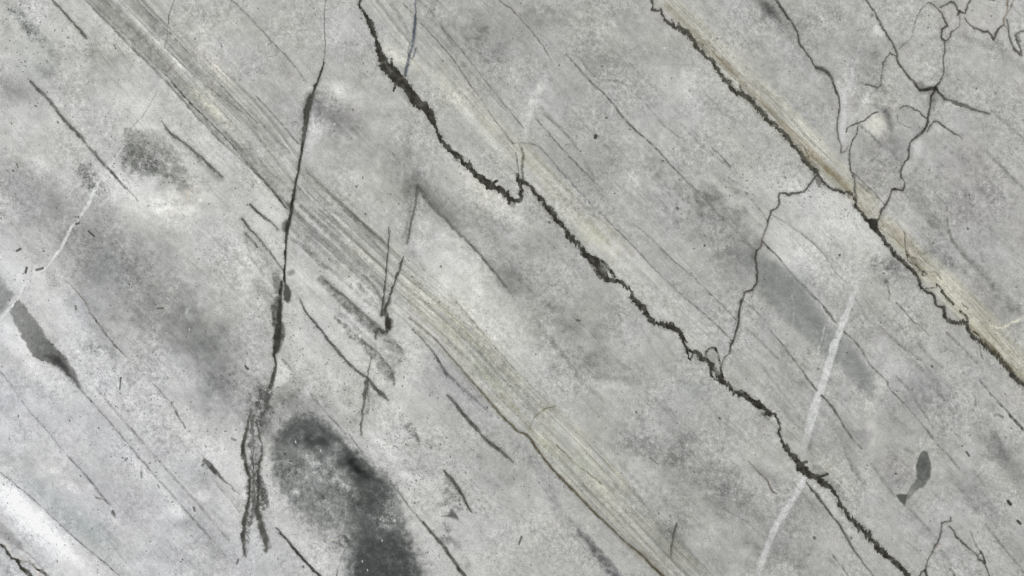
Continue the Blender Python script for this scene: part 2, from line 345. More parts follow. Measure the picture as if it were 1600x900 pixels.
# broad central band
BAND('-40 -220 80 -105 187 0 290 105 382 200 460 300 530 366 600 430 662 482 725 539 788 606 885 702 960 783 1040 868 1170 1000', [38,38,37,38,42,42,42,40,36,36,37,38,36,34,30], fn=lam(19, (3,3,-6), 5.2, 2.2, grain=7, seed=81, d0=-9, calm=(980, 1080, .75)), edge=9, part='laminated_band', label='broad grey-green finely laminated band crossing the panel')
BAND('470 268 560 348 640 425 760 540 860 640', [10,22,26,26,20], fn=lam(6, (2,3,-6), 5, 2, d0=-5, seed=96, grain=6), edge=12)
BAND('420 365 480 425 560 500 610 545', [18,22,18,12], fn=lam(6, (0,0,0), 6, 3, d0=-2, seed=151), edge=10)
E(330,95,44,9,46,16,(8,3,-2),tex=.6); E(345,115,18,7,50,8,(8,4,-3)); E(325,165,40,6,46,15,(7,5,-8),tex=.7); E(275,100,9,7,30,18,(2,3,-6),tex=.8); E(265,105,10,10,0,-6,(8,0,-2)); E(340,180,10,6,40,8,(8,5,-8)); E(385,180,14,6,40,12,(4,5,-7),tex=.8); E(300,140,40,9,46,-8,(0,2,-4)); E(365,160,40,6,46,-9)
E(560,392,30,5,46,16,(4,4,-5),tex=.6); E(600,430,30,7,46,9,(3,4,-6),tex=.6); E(480,320,26,8,46,8,(3,2,-2)); E(620,400,14,24,0,8,(3,3,-4)); E(680,500,50,8,46,2,(2,2,-4)); E(640,450,26,12,46,8,(3,3,-6)); E(660,480,60,6,46,3,(2,2,-4)); E(790,640,40,6,46,12,(3,3,-4)); E(730,520,60,5,46,-9,(1,3,-6)); E(760,580,50,5,46,-8,(1,3,-6))
E(880,740,40,6,46,11,(4,3,-4)); E(860,700,40,9,46,6,(4,5,-9)); E(905,730,12,8,0,2,(-4,7,-6)); E(940,760,40,10,46,8,(4,4,-8),tex=.4); E(845,680,12,6,30,14,(5,4,-7)); E(950,800,46,6,46,9,(3,2,-2)); E(530,350,80,5,46,-9); E(470,345,50,10,46,-11); E(520,415,60,6,46,-12); E(430,290,30,5,46,-8)
# band right of the main dark seam
BAND('560 -40 640 62 720 155 800 245 860 305 960 402 1050 490 1150 580 1240 680 1330 770', [16,24,28,28,28,26,24,22,18,14], fn=lam(10, (4,4,-7), 6, 2.4, d0=4, seed=101), edge=14, part='laminated_band', label='cream laminated band right of the black main seam')
BAND('670 -20 760 80 830 160 960 300 1060 400 1160 500 1260 600 1340 690', [22,24,22,16,20,26,26,20], fn=lam(4, (0,0,-1), 9, 3, seed=111), edge=16)
E(720,160,60,14,45,5,(3,3,-7),tex=.5); E(770,200,36,16,45,5,(4,4,-9),tex=.5); E(850,270,40,12,45,7,(3,4,-8)); E(900,340,60,10,45,8,(4,4,-8)); E(925,365,30,14,45,6,(5,4,-10)); E(820,235,20,14,40,2,(4,4,-9)); E(960,390,40,14,45,12,(2,2,-1)); E(980,420,40,9,40,7); E(1040,450,60,7,45,5); E(640,110,14,30,-40,-2,(3,3,-4)); E(1120,560,30,20,40,-5,(1,0,1)); E(1060,510,50,12,35,4); E(1160,580,26,10,45,-6); E(1150,600,30,12,45,-10)
E(660,45,40,14,50,-5); E(620,40,30,7,50,-10); E(690,120,30,20,45,-7,tex=.8)
# warm brown band over the right seam
def brown(amp, base, mix, seed=121, f1=4.0):
    base = np.array(base, np.float32)
    def f(sj, si, s, d, m, hw):
        n = fbm(s/90, d/f1, seed, 3, .62)+0.5*fbm(s/40, d/1.8, seed+5, 2)
        k = np.clip(n*1.5, -1, 1)
        e = mix*m*np.clip(0.95+0.4*fbm(s/50, d/9, seed+31, 2), 0, 1)
        for c, kk in enumerate((1.0, 1.03, 1.12)):
            t = base[c] + amp*k*kk + 9*FG[sj,si] + 7*MG[sj,si]
            C[sj,si,c] += (t-C[sj,si,c])*e
    return f
BAND('980 -60 1046 8 1100 62 1150 117 1200 163 1250 215 1290 255 1335 300', [13,16,19,17,22,22,24,10], fn=brown(28, (175,174,164), .74), edge=13, part='beige_band', label='warm beige streaked band of the stone, upper stretch above the right seam')
BAND('1320 285 1350 312 1375 345', [10,19,10], fn=brown(18, (172,170,158), .8, 124), edge=6, part='beige_band', label='short beige wedge between two dark cracks')
BAND('1382 345 1410 380 1440 412 1480 450 1530 500 1570 545 1625 610 1700 690', [11,17,20,22,24,20,18,15], fn=brown(24, (176,174,162), .78, 127), edge=18, part='beige_band', label='warm beige streaked band of the stone, lower stretch beside the right seam')
E(1285,262,40,6,43,-22,(4,1,-8),tex=.4); E(1310,280,26,5,43,-16,(4,1,-8)); E(1210,180,46,4,46,-18,(4,1,-8)); E(1262,225,30,8,46,8,(5,4,-3)); E(1130,100,50,3.5,46,-16,(3,0,-7)); E(1160,90,60,6,46,8,(3,3,-3)); E(1250,190,50,7,46,10,(3,3,-2)); E(1400,378,16,6,40,-12,(2,2,-6)); E(1415,360,12,10,0,6,(9,2,1)); E(1440,400,50,4,42,-16,(3,1,-8)); E(1555,530,40,4,44,-20,(3,2,-8)); E(1500,470,40,5,44,12,(4,5,-6),tex=.6); E(1575,545,40,4,47,10,(4,4,-8)); E(1480,440,20,14,30,8,(4,4,-3),tex=.7); E(1520,505,40,5,46,10,(4,5,-6)); E(1322,268,9,30,0,8,(3,2,2)); E(1440,430,20,6,40,6,(5,4,-5)); E(1495,505,20,6,30,-4,(3,3,-4)); E(1560,480,36,16,45,-12,(2,1,4),tex=.4); E(1580,500,20,30,0,-3)

# ------------------------------------------------------------------ dark smooth patches
k = PG('424 730 425 700 438 670 468 651 504 660 545 698 570 731 602 747 618 774 623 806 637 846 656 925 560 925 548 890 552 848 536 826 500 820 460 792 434 762', .74, (94,97,95), soft=13, rough=8, part='dark_patch', label='large dark charcoal patch of the stone, lower left', tex=.15)
PG('430 752 470 758 540 790 560 840 545 890 522 872 470 832 440 804', .30, (112,114,112), soft=14, rough=8, tex=.3)
PG('440 672 472 652 508 662 550 700 588 742 566 752 520 718 480 698 446 694', .55, (66,69,68), soft=9, rough=6, tex=.2); PG('532 742 598 744 618 786 600 800 560 812 530 800', .3, (76,78,77), soft=14, rough=8, tex=.4)
PG('566 764 590 756 608 768 604 796 582 812 566 800', .52, (62,64,63), soft=9, rough=6, tex=.3); PG('560 846 596 836 622 838 640 866 652 925 548 925 550 888', .58, (64,67,66), soft=10, rough=7, tex=.25); PG('566 800 586 800 590 846 566 850', .35, (72,74,73), soft=8, rough=6, tex=.3)
E(608,800,10,26,5,18,wob=.4,tex=.9); E(630,740,26,7,45,10); E(598,694,30,8,45,12); E(545,762,14,30,0,8,tex=.6); E(490,740,30,16,30,6,tex=.6)
E(512,765,60,60,0,0,tex=0); E(598,694,30,8,45,12); E(560,742,24,18,40,-20,wob=.1); E(592,748,16,10,40,-12,wob=.1); E(640,800,20,60,-25,12); E(634,742,26,7,45,10)
PG('424 732 436 726 450 726 460 736 464 748 452 756 436 752 425 744', .40, (78,80,76), soft=6, rough=3, tex=.8)
S('415 735 424 724 438 720 455 722', 1.8, .5, (178,178,172), rough=2); S('465 732 472 742 476 752', 2.5, .5, (182,182,176), rough=2); S('456 768 463 770',3,.4,(175,176,172),rough=2)
S('424 690 416 705 412 722 414 735', 2.2, .5, (190,188,182), rough=2)
PG('528 838 540 830 555 838 552 850 538 856 522 846', .6, (72,74,68), soft=5, rough=4, tex=.6); S('520 843 530 840', 1.4, .5, (196,194,172))
S('545 748 543 775 540 797 537 822', 1.4, .42, (176,177,173)); S('540 856 534 870 529 886 525 905', .9, .5); S('540 880 536 905', 3, .25, (200,200,197))
PG('0 430 10 445 22 461 14 470 0 492 -60 540 -160 500 -80 380', .55, (108,110,108), soft=4, rough=2, part='dark_patch', label='grey patch at the left edge above the white vein')
k = PG('26 465 17 488 22 503 30 517 42 540 56 561 74 566 92 572 105 585 117 595 126 608 120 590 109 567 95 551 80 537 65 514 46 488 34 472', .86, (96,98,95), soft=2.0, rough=2.2, tex=.12, part='dark_patch', label='long dark wedge-shaped patch at the left edge, pointed at its lower end', grad=(40,480,.7,100,570,1.0))
PG('48 528 66 522 84 540 98 554 112 574 122 596 125 606 110 590 94 574 66 566 54 554', .5, (74,75,74), soft=9, rough=2, grad=(56,525,.3,100,575,1.0), tex=.1)
PG('72 556 90 556 104 568 116 586 125 605 112 592 94 576', .8, (58,59,58), soft=6, rough=2, tex=.1)
E(58,500,60,7,52,0); E(90,505,70,7,52,13); E(40,560,50,7,50,14); E(85,595,30,8,40,10)
PG('1443 700 1453 703 1459 720 1460 740 1453 757 1440 768 1424 778 1414 796 1396 772 1418 762 1428 746 1427 724 1434 706', .3, (190,192,188), soft=5)
k = PG('1443 704 1449 706 1454 721 1455 736 1451 750 1440 762 1427 770 1419 781 1414 776 1424 760 1432 747 1431 728 1436 712', .84, (80,83,80), soft=2.0, rough=1.2, tex=.12, part='dark_patch', label='small dark grey fish-shaped fleck, lower right', grad=(1445,735,1.0,1420,772,.55))
PG('1400 773 1408 771 1417 773 1417 780 1413 791 1406 783', .85, (76,78,74), soft=1.8, rough=.8, pid=k)
PG('0 816 20 834 38 856 26 856 12 848 -20 820', .42, (105,105,104), soft=4, rough=2)
# patch under the thick white vein
PG('1188 398 1215 412 1240 440 1262 462 1282 488 1300 512 1335 540 1352 572 1364 592 1363 626 1344 606 1318 582 1290 560 1262 530 1236 506 1206 478 1186 452', .52, (118,122,120), soft=8, rough=3, tex=.15, part='dark_patch', label='smoky blue-grey patch crossed by the thick white vein')
E(1275,500,40,16,50,-10,(-3,0,1)); E(1205,450,26,14,40,-8); E(1320,585,40,14,45,7); E(1350,590,10,30,-30,-6); E(1222,425,26,4,50,-2); E(1225,404,24,7,48,22)
PG('1330 672 1365 672 1362 688 1347 700', .28, (105,104,112), soft=4, rough=2)
# mottled grey flecks upper left
for p,a in (('196 222 214 216 226 226 222 244 210 248 198 238',.62),('232 252 244 250 246 268 240 276 230 262',.66),('206 236 232 240 240 258 220 270 196 262 190 245',.52),('246 262 268 268 290 286 292 294 272 286 252 276',.52),('122 254 132 256 142 270 150 288 142 296 130 282 120 266',.7),('150 290 166 286 172 300 160 308',.2),('186 232 204 222 250 232 262 262 232 276 190 256',.32)):
    PG(p, a*.85, (88,90,86), soft=7, rough=7, tex=.45, sp=1.6)
S('5 -5 22 15 38 30 48 46 60 60 76 72 92 96', [3,4,5,8,6,5,3], [.2,.32,.4,.5,.3,.3,.15], (90,94,92), soft=9, rough=4, vary=.8)
# triangle of flecks lower middle
PG('697 742 712 758 727 787 716 800 700 790 688 792 692 768', .46, (90,91,88), soft=5, rough=2, tex=.8, sp=2)
PG('690 807 702 803 706 795 711 801 717 812 706 809', .85, (66,66,64), soft=3, rough=1)
PG('691 817 698 819 706 828 700 833 692 826', .7, (80,80,78), soft=4, rough=2, tex=.5); PG('690 840 700 836 708 846 700 852 688 846', .62, (80,80,78), soft=4, rough=2, tex=.5)
S('708 846 720 858 728 872 730 884', 5, .26, (90,90,88), soft=5, rough=4, vary=1)
PG('632 662 642 662 652 676 656 696 647 684 636 676', .72, (86,86,84), soft=3, rough=2, tex=.7)
PG('1042 820 1058 822 1066 832 1052 848 1040 838', .45, (92,92,94), soft=8, rough=5, tex=.6)

# clusters of smudges and tone steps along the layers
CL(890,520,110,50,25,80,6,-8,71); CL(930,560,60,40,10,26,6,-6,2); CL(1060,682,60,32,20,30,6,-7,3); CL(1110,325,90,50,35,110,4,-11,4); CL(1040,290,60,40,40,40,4.5,-9,5)
CL(1515,290,110,70,30,130,4,-9,6); CL(1370,262,42,40,0,36,4,-8,7); CL(1125,770,90,60,30,50,8,-6,8); CL(965,740,50,40,40,24,6,-8,9); CL(725,395,50,30,30,26,5,-8,10); CL(790,430,50,46,40,34,7,-9,11)
CL(1030,330,60,40,40,30,5,10,12); CL(640,720,70,50,30,50,4,-8,13); CL(1480,400,50,30,40,40,4,-11,14); CL(1395,425,40,26,20,30,4,-11,15); CL(280,340,110,60,20,70,6,-6,16); CL(380,400,30,90,0,40,5,-7,17); CL(150,110,120,80,30,60,5,-6,18); CL(200,625,120,40,40,70,5,-7,19); CL(330,590,60,50,40,40,5,-8,20)
CL(1420,110,80,70,0,50,5,-7,21); CL(1230,320,60,40,20,30,3,-9,22); CL(1330,370,60,60,20,40,4,-6,23); CL(880,20,60,30,0,34,6,-9,24); CL(740,60,70,50,30,50,6,-9,25); CL(500,620,60,40,30,50,4,-7,26); CL(250,320,70,30,10,40,5,8,27,(2,1,-1)); CL(300,300,30,16,10,16,4,10,28,(5,2,-3)); CL(720,430,70,60,40,30,10,7,29); CL(260,105,200,80,40,50,7,6,30); CL(1100,130,80,50,30,40,7,5,31); CL(1180,860,110,40,10,50,8,-7,32); CL(1530,150,70,60,20,40,5,-5,33); CL(110,770,140,60,42,40,7,6,34); CL(500,720,60,50,30,40,9,8,35); CL(590,820,60,60,60,40,7,-7,36); CL(560,560,80,50,45,50,4,-6,37); CL(780,740,90,90,45,80,5,-6,38); CL(1460,610,60,60,45,60,5,-6,39)
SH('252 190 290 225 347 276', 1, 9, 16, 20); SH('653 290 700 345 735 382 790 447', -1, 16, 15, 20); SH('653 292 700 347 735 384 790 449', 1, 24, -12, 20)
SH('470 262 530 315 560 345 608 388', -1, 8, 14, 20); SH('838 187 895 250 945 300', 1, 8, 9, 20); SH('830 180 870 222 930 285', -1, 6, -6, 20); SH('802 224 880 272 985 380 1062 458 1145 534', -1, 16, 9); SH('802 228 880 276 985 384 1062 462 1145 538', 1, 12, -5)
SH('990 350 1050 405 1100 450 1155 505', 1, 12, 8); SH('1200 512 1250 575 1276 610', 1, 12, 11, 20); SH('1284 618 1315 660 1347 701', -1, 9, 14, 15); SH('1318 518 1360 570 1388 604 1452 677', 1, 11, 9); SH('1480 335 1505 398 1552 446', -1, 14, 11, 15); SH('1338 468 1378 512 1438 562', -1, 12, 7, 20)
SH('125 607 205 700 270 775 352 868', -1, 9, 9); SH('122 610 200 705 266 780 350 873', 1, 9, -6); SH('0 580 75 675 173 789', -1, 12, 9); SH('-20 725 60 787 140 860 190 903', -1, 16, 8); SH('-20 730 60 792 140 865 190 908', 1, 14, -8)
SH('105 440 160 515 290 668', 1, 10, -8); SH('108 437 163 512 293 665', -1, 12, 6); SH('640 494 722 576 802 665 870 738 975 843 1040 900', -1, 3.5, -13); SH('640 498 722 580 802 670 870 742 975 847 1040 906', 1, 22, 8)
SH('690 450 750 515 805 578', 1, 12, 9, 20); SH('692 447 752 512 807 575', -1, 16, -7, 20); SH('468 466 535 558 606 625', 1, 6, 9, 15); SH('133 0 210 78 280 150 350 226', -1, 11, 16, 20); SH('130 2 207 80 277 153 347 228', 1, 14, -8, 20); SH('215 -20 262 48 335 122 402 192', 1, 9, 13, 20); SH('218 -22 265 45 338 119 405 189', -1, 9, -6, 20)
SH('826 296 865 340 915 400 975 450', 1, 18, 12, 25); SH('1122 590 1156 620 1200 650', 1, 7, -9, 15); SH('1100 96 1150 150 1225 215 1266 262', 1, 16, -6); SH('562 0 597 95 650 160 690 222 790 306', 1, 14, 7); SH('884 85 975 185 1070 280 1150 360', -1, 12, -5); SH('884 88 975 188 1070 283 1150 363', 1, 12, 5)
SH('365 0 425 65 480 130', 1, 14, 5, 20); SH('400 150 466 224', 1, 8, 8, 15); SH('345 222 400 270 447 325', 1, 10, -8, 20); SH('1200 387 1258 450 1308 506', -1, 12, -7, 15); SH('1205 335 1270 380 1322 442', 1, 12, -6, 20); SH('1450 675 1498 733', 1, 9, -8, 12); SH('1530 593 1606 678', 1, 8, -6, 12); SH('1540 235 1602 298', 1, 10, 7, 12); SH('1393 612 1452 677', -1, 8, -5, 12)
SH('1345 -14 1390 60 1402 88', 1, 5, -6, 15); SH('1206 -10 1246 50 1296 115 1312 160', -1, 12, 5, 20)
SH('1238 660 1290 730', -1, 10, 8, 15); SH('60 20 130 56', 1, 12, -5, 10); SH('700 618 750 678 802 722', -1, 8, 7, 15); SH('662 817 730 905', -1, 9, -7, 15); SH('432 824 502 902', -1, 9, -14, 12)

E(575,462,46,8,48,16); E(560,505,46,5,48,15); E(530,498,50,8,50,10); E(590,560,16,10,48,12,(2,0,1)); E(540,545,50,10,50,9); E(480,478,20,14,40,10); E(640,555,22,50,-10,8); E(610,480,30,6,48,8)
E(1175,285,60,22,20,10,sp=2.); E(1245,300,50,20,10,8,sp=2.5); E(1320,330,50,40,40,6,sp=2.); E(1325,432,24,20,0,12); E(1150,320,60,12,46,12); E(1100,295,30,8,46,6)
PG('1418 398 1428 402 1440 414 1446 424 1436 424 1424 412', .5, (136,136,130), soft=3, rough=2, tex=.4)
S('1380 350 1400 366 1416 392 1440 416 1462 438', [3,5,4,3,2], .28, (140,132,112), soft=6, rough=2); S('1398 352 1412 374 1430 400', 2, .3, (206,190,178), soft=4, rough=2); S('1450 430 1490 470 1530 510 1580 566', [2,4,5,4], .22, (206,204,184), soft=6, rough=2.5); S('1470 428 1482 436 1496 448', 5, .35, (208,207,190), soft=6, rough=3)
S('1516 512 1540 534 1570 566 1600 592', [2,4,4,5], .4, (132,126,104), soft=6, rough=2)
S('1040 8 1085 50 1130 96 1170 138 1210 176', [4,3,5,4,3], .3, (136,128,110), soft=5, rough=2.5); S('1080 56 1110 82 1140 104 1150 120', 2, .35, (120,108,92), soft=3, rough=3); S('1215 190 1250 220 1280 252 1320 285', [3,5,6,4], .4, (134,124,104), soft=6, rough=2.5); S('1050 -5 1100 40 1160 100 1220 158 1290 228', 4, .25, (204,200,188), soft=6, rough=2)
S('150 -10 205 45 258 100', [7,8,6], .28, (120,120,115), soft=9, rough=2); S('204 -6 240 34 270 66', [6,7,4], .3, (120,120,116), soft=7, rough=2); S('285 90 340 142 400 200 440 240', [3,5,5,4], .22, (122,122,116), soft=7, rough=2); S('272 128 320 180 370 232 430 292', [4,6,6,5], .24, (126,126,122), soft=7, rough=2)

PG('402 276 425 300 447 328 447 346 430 338 408 318 396 300', .5, (213,214,210), soft=4, rough=2); PG('392 330 412 346 436 364 444 372 444 410 420 386 400 362', .35, (207,208,203), soft=4, rough=2); PG('384 346 400 370 440 424 432 432 410 406 388 378', .34, (112,113,108), soft=5, rough=3, tex=.4)
PG('556 428 600 470 604 492 590 500 560 470 530 440', .45, (212,213,209), soft=5, rough=2); PG('518 488 550 512 586 540 600 560 590 566 552 530 516 500', .4, (210,211,207), soft=4, rough=2); PG('476 452 512 480 546 520 590 570 606 600 590 600 540 560 500 512 478 480', .28, (211,211,207), soft=6, rough=3)
PG('628 516 646 520 640 560 616 600 612 640 626 650 650 600 664 560 650 530', .35, (212,212,208), soft=6, rough=3); PG('432 558 446 570 456 588 430 606 428 580', .6, (215,216,213), soft=2.5, rough=1.5)
PG('652 378 690 360 740 400 800 470 850 540 830 580 770 540 700 470', .34, (210,211,205), soft=22, rough=8); PG('330 690 376 690 380 780 372 840 350 800', .25, (212,213,211), soft=16, rough=6); PG('560 650 640 620 760 760 790 900 700 900 620 760', .15, (209,210,207), soft=30, rough=8); PG('700 262 745 275 800 325 840 360 800 350 740 320', .35, (212,211,205), soft=10, rough=6)
PG('0 400 50 425 30 455 0 440', .4, (210,212,213), soft=5, rough=2); PG('30 455 70 480 130 560 150 620 120 600 90 540 60 500', .35, (209,210,209), soft=7, rough=3); PG('0 500 20 515 50 562 90 580 130 640 100 640 60 600 20 570', .3, (210,211,211), soft=8, rough=3)
CL(560,760,60,70,30,60,6,-9,51); CL(500,700,60,40,30,40,6,-8,52); CL(600,830,40,70,0,50,6,8,53)

E(612,84,20,8,50,15,(3,3,-5),tex=.6); E(632,96,12,6,20,14,(3,3,-6),tex=.6); E(600,66,10,6,50,8)
PG('482 184 492 180 500 190 502 214 494 224 480 226 475 212', .45, (204,205,204), soft=4, rough=2.5)
PG('1274 104 1284 104 1296 110 1298 117 1288 118 1276 112', .5, (78,78,74), soft=2.5, rough=2, tex=.4)
S('1346 66 1337 95 1330 125 1326 150', [2,3,3,2], .28, (204,206,207), soft=4, rough=2.5); S('1309 128 1314 148 1318 168 1317 190 1316 220', [3,5,5,4,3], [.5,.66,.55,.45,.2], (206,208,208), soft=4, rough=2.5); S('1362 135 1352 158 1340 178 1328 192', [1.5,2,2,1.5], .36, (204,205,204), soft=3, rough=2.5); S('1436 222 1432 238 1428 252', 4, .4, (198,199,197), soft=5, rough=3)
S('1370 44 1376 52', 5, .45, (206,207,205), soft=3, rough=3)
CL(1290,60,90,60,20,40,6,-6,61); CL(1240,200,90,60,45,50,6,5,62); CL(560,260,90,70,30,60,6,6,63); CL(850,420,90,70,45,70,5,-6,64); CL(250,480,160,60,40,80,7,-7,65); CL(280,460,160,70,40,60,6,7,66); CL(60,600,80,60,40,40,6,-5,67); CL(970,90,90,60,30,60,5,6,68); CL(1300,600,80,60,45,50,5,-6,69); CL(1450,760,100,80,30,60,5,-6,70)

PG('466 700 520 700 566 716 604 760 606 830 566 850 524 812 480 780 454 736', .20, (88,91,89), soft=16, rough=8, tex=.3)
PG('548 800 620 800 640 850 655 925 555 925', .25, (72,75,74), soft=12, rough=8, tex=.3)
PG('1090 300 1130 310 1180 372 1186 400 1180 440 1150 440 1110 400 1080 350', .16, (110,112,114), soft=18, rough=8, tex=.8)
PG('426 770 450 800 500 845 540 880 530 925 490 880 440 830 424 800', .4, (208,209,207), soft=9, rough=4)

E(478,778,44,26,25,16,wob=.5,tex=.6); E(450,735,22,12,10,8,tex=.9); E(530,800,30,30,40,12,wob=.5,tex=.7); E(500,730,60,10,40,10,wob=.6,tex=.8); E(592,812,12,30,0,12,wob=.5,tex=.9)
CL(520,740,90,50,40,60,9,9,81); CL(520,740,90,50,40,60,8,-9,82)
S('506 438 545 470 580 502 598 516', [1.2,2,2,1.4], [.4,.55,.5,.4], (88,88,84), soft=2.5, rough=1.6); S('568 430 590 455 602 480', [1.5,2,1.5], .45, (92,92,88), soft=2.5, rough=1.6); S('530 500 556 524 590 552 612 580 616 600', [1.2,1.6,1.6,1.8,1.2], .5, (90,90,86), soft=2.2, rough=1.8); S('600 530 626 546 624 566', [1.5,2,1.2], .45, (92,92,88), soft=2.5, rough=1.8)
S('378 340 384 370 392 400 412 430', [1,1.5,1.2,1], .25, (120,120,116), soft=3); S('404 272 430 300 450 328', 1.2, .35, (110,110,106), soft=1.5)
PG('252 250 290 264 330 276 344 280 320 300 280 292 256 270', .22, (118,118,114), soft=7, rough=5, tex=.9, sp=1.2); S('215 206 250 214 262 228 280 246', 4, .25, (110,110,106), soft=6, rough=4, vary=.6)

PG('560 742 606 742 626 768 634 806 650 845 668 925 548 925 548 860 566 838 574 800', .34, (78,81,80), soft=14, rough=8, tex=.35)
PG('572 846 612 838 634 862 640 925 556 925 556 890', .4, (58,61,60), soft=12, rough=7, tex=.3); PG('432 690 446 664 476 648 500 656 486 676 452 690', .3, (84,87,86), soft=10, rough=6)
S('420 716 424 740 430 764 444 788', 5, .4, (208,209,207), soft=6, rough=3.5)
PG('192 214 230 210 262 226 282 252 300 284 290 300 262 286 232 270 206 262 190 246', .18, (96,98,94), soft=11, rough=9, tex=.45, sp=1.5); PG('118 250 140 252 156 272 160 296 148 304 128 288', .26, (90,92,88), soft=7, rough=5, tex=.9, sp=1.5)
S('200 210 230 216 256 236 286 268', 5, .3, (90,92,88), soft=6, rough=6, vary=.9)
E(30,795,60,20,43,10,(-1,0,1)); E(80,850,60,18,43,10); E(10,770,30,20,43,10)  # pale lower left band, with sheen brightening put into the colour
# ------------------------------------------------------------------ fine pale veins
WHITE = (206,208,207)
k = S('192 228 184 241 170 262 157 280 147 297 138 318 125 338 108 362 95 388 82 405 70 420 58 428 46 436 36 450 26 468 14 484 0 500 -12 514', [.6,.9,1.4,2,3,3,2.2,2,2,1.8,2,1.5,1.5,1.5,1.5,1.6,1.6,1.6], [.45,.55,.62,.66,.7,.66,.66,.72,.76,.76,.82,.8,.8,.8,.8,.75,.7,.7], (220,222,221), rough=1.4, vary=.15, part='white_vein', label='narrow white vein at the far left, curving down to the left edge')
S('855 122 846 138 835 150 829 170 823 190 820 216', [5,6,6,6,5,4], [.4,.6,.62,.62,.6,.4], (202,204,201), soft=6, rough=3, vary=.3, part='white_vein', label='short chalky white vein near the top centre')
S('1346 415 1341 435 1337 450 1330 470 1322 492 1313 515 1305 535 1298 560 1290 585 1282 610 1272 640 1264 668 1257 700', [1.2,1.8,2.6,4,5,5.6,6,5.5,5.6,6,6.6,6.4,5], [.15,.3,.5,.62,.76,.8,.8,.8,.8,.78,.74,.6,.2], (209,211,210), soft=3.5, rough=1.4, vary=.22, part='white_vein', label='thick white vein crossing the smoky patch on the right')
S('1258 745 1251 760 1240 777 1226 800 1212 823 1201 848 1190 880 1180 910', [3,5,4.5,4.5,5,4.4,3.6,3.6], [.5,.74,.76,.76,.76,.7,.62,.55], (202,204,204), soft=3, rough=1.2, vary=.15, part='white_vein', label='white vein leaving the bottom edge, below the main seam')
S('262 818 246 840 232 860 222 880 210 902', [2,3,3,2.5,2], [.2,.38,.4,.4,.3], (208,210,212), soft=3, rough=1.6, part='white_vein', label='faint white vein near the bottom left')
S('1290 508 1285 526 1279 545 1275 560', 1.2, .35, WHITE); S('1238 462 1240 480 1240 502', 1, .25, WHITE); S('1230 574 1226 598 1222 620 1218 640', 1, .25, WHITE); S('1275 650 1268 665',1,.3,WHITE)
S('1312 690 1298 715 1285 730', 1, .3, WHITE); S('245 142 236 160 224 180 212 192 203 204', .8, .32, (120,120,118)); S('205 214 190 232',1,.3,WHITE); S('182 350 175 358', 2,.4,WHITE)
S('1546 507 1558 512 1570 511 1580 505 1590 502 1602 494', [1,1.6,1.6,1.4,1.4,1.2], .7, (208,206,188), rough=2); S('1380 343 1392 352', .8,.3,(208,190,184))
S('1462 472 1470 480 1478 484', 1.2, .5, (205,202,184), rough=2); S('1446 420 1458 428 1470 436 1478 444', 1.6, .5, (206,203,188), rough=2.5)
S('500 40 507 60 516 68 528 62 531 52',1.2,.35,WHITE,rough=2.5); S('505 60 512 73 522 74',1.2,.3,WHITE,rough=2.5); S('318 48 326 42 330 50',1.8,.4,(205,203,188),rough=2)
for p in ('268 292 280 306 290 312','288 292 295 310 285 322 275 330','300 318 296 332','270 330 278 325'): S(p,1.2,.4,(216,208,194),rough=3)
S('296 478 290 490',1.6,.4,WHITE); S('262 466 268 472 264 480',1,.3,WHITE,rough=2)
S('430 812 450 835 475 862 505 895', 5, .22, (206,207,206), soft=6)

# ------------------------------------------------------------------ faint grey streaks (not cracks: they stay in the body)
G = (98,98,94)
def L(p, w=1.2, a=.35, col=G, **k): S(p, w, a, col, **k)
L('-80 -200 40 -92 133 0 160 27 178 45 210 78 245 112 280 150 310 185 350 226', [1.5,1.5,1.3,1.6,1.6,1.6,1.6,1.3,1.6,1.3], .45)
L('140 0 175 34 215 75 250 108', 3, .2, soft=4); L('150 -10 200 38 258 98', 5, .16, soft=6)
L('200 0 230 28 262 62', 5, .2, soft=6); L('215 -20 215 0 235 22 262 48 292 80 335 122 370 160 402 192', 1.1, .45)
L('262 78 290 105 330 140 372 170 400 200', 1, .3); L('255 112 275 135 300 163 325 188 355 218 400 270 425 297 447 325', [1,1,1.3,1,1,1.3,1.3,1.3], [.4,.5,.6,.5,.4,.6,.6,.6], (72,72,68))
L('253 108 262 112 270 100', 1.6, .35); L('273 0 265 20 263 40 258 75', .9, [.3,.6,.5,.3])
L('362 0 385 22 400 38 425 65 455 97 480 130', [1.5,1.5,1.5,1.3,1.4,1.2], [.5,.5,.45,.4,.45,.2])
L('400 150 430 182 450 205 466 224', 1.2, .42); L('390 172 420 205 452 238', 2, .22, soft=3)
L('350 226 380 252 420 290 452 322', 1.2, .35); L('365 222 400 250 440 285', 2.5,.25,soft=3)
L('470 262 500 290 530 315 560 345 590 370 608 388', [1,2,2.2,3,3,1.5], [.2,.3,.35,.45,.45,.3], (88,88,84), soft=3.5)
L('475 262 520 308 560 352 600 395', 1.3, .3); L('472 290 520 340 560 380 606 422', 1.6, .25); L('470 322 510 362 545 395 575 425 610 458', 2.2, .32, soft=3); L('450 318 500 372 560 430 598 468', 3, .28, soft=4)
L('452 352 500 405 550 450 596 492', 2, .25, soft=3); L('455 372 480 390 500 412 514 420', [2,3,3,2], [.3,.4,.4,.4], soft=2.5)
L('502 437 540 473 575 505 597 522', [5,8,8,5], .52, (92,92,88), soft=5, vary=.4); L('560 445 590 480 600 492', 3, .3, soft=3)
L('525 497 540 512 550 525 565 535 580 550 600 575 612 590', [2,4,4,3,6,8,5], [.5,.6,.5,.45,.42,.45,.4], (90,90,88), soft=5, rough=2.5, vary=.6)
L('598 522 612 538 628 550', [5,9,5], .3, (92,92,90), soft=4, rough=2); PG('582 545 600 535 626 552 620 575 614 600 596 580', .2, (88,88,86), soft=6, rough=3, tex=.7)
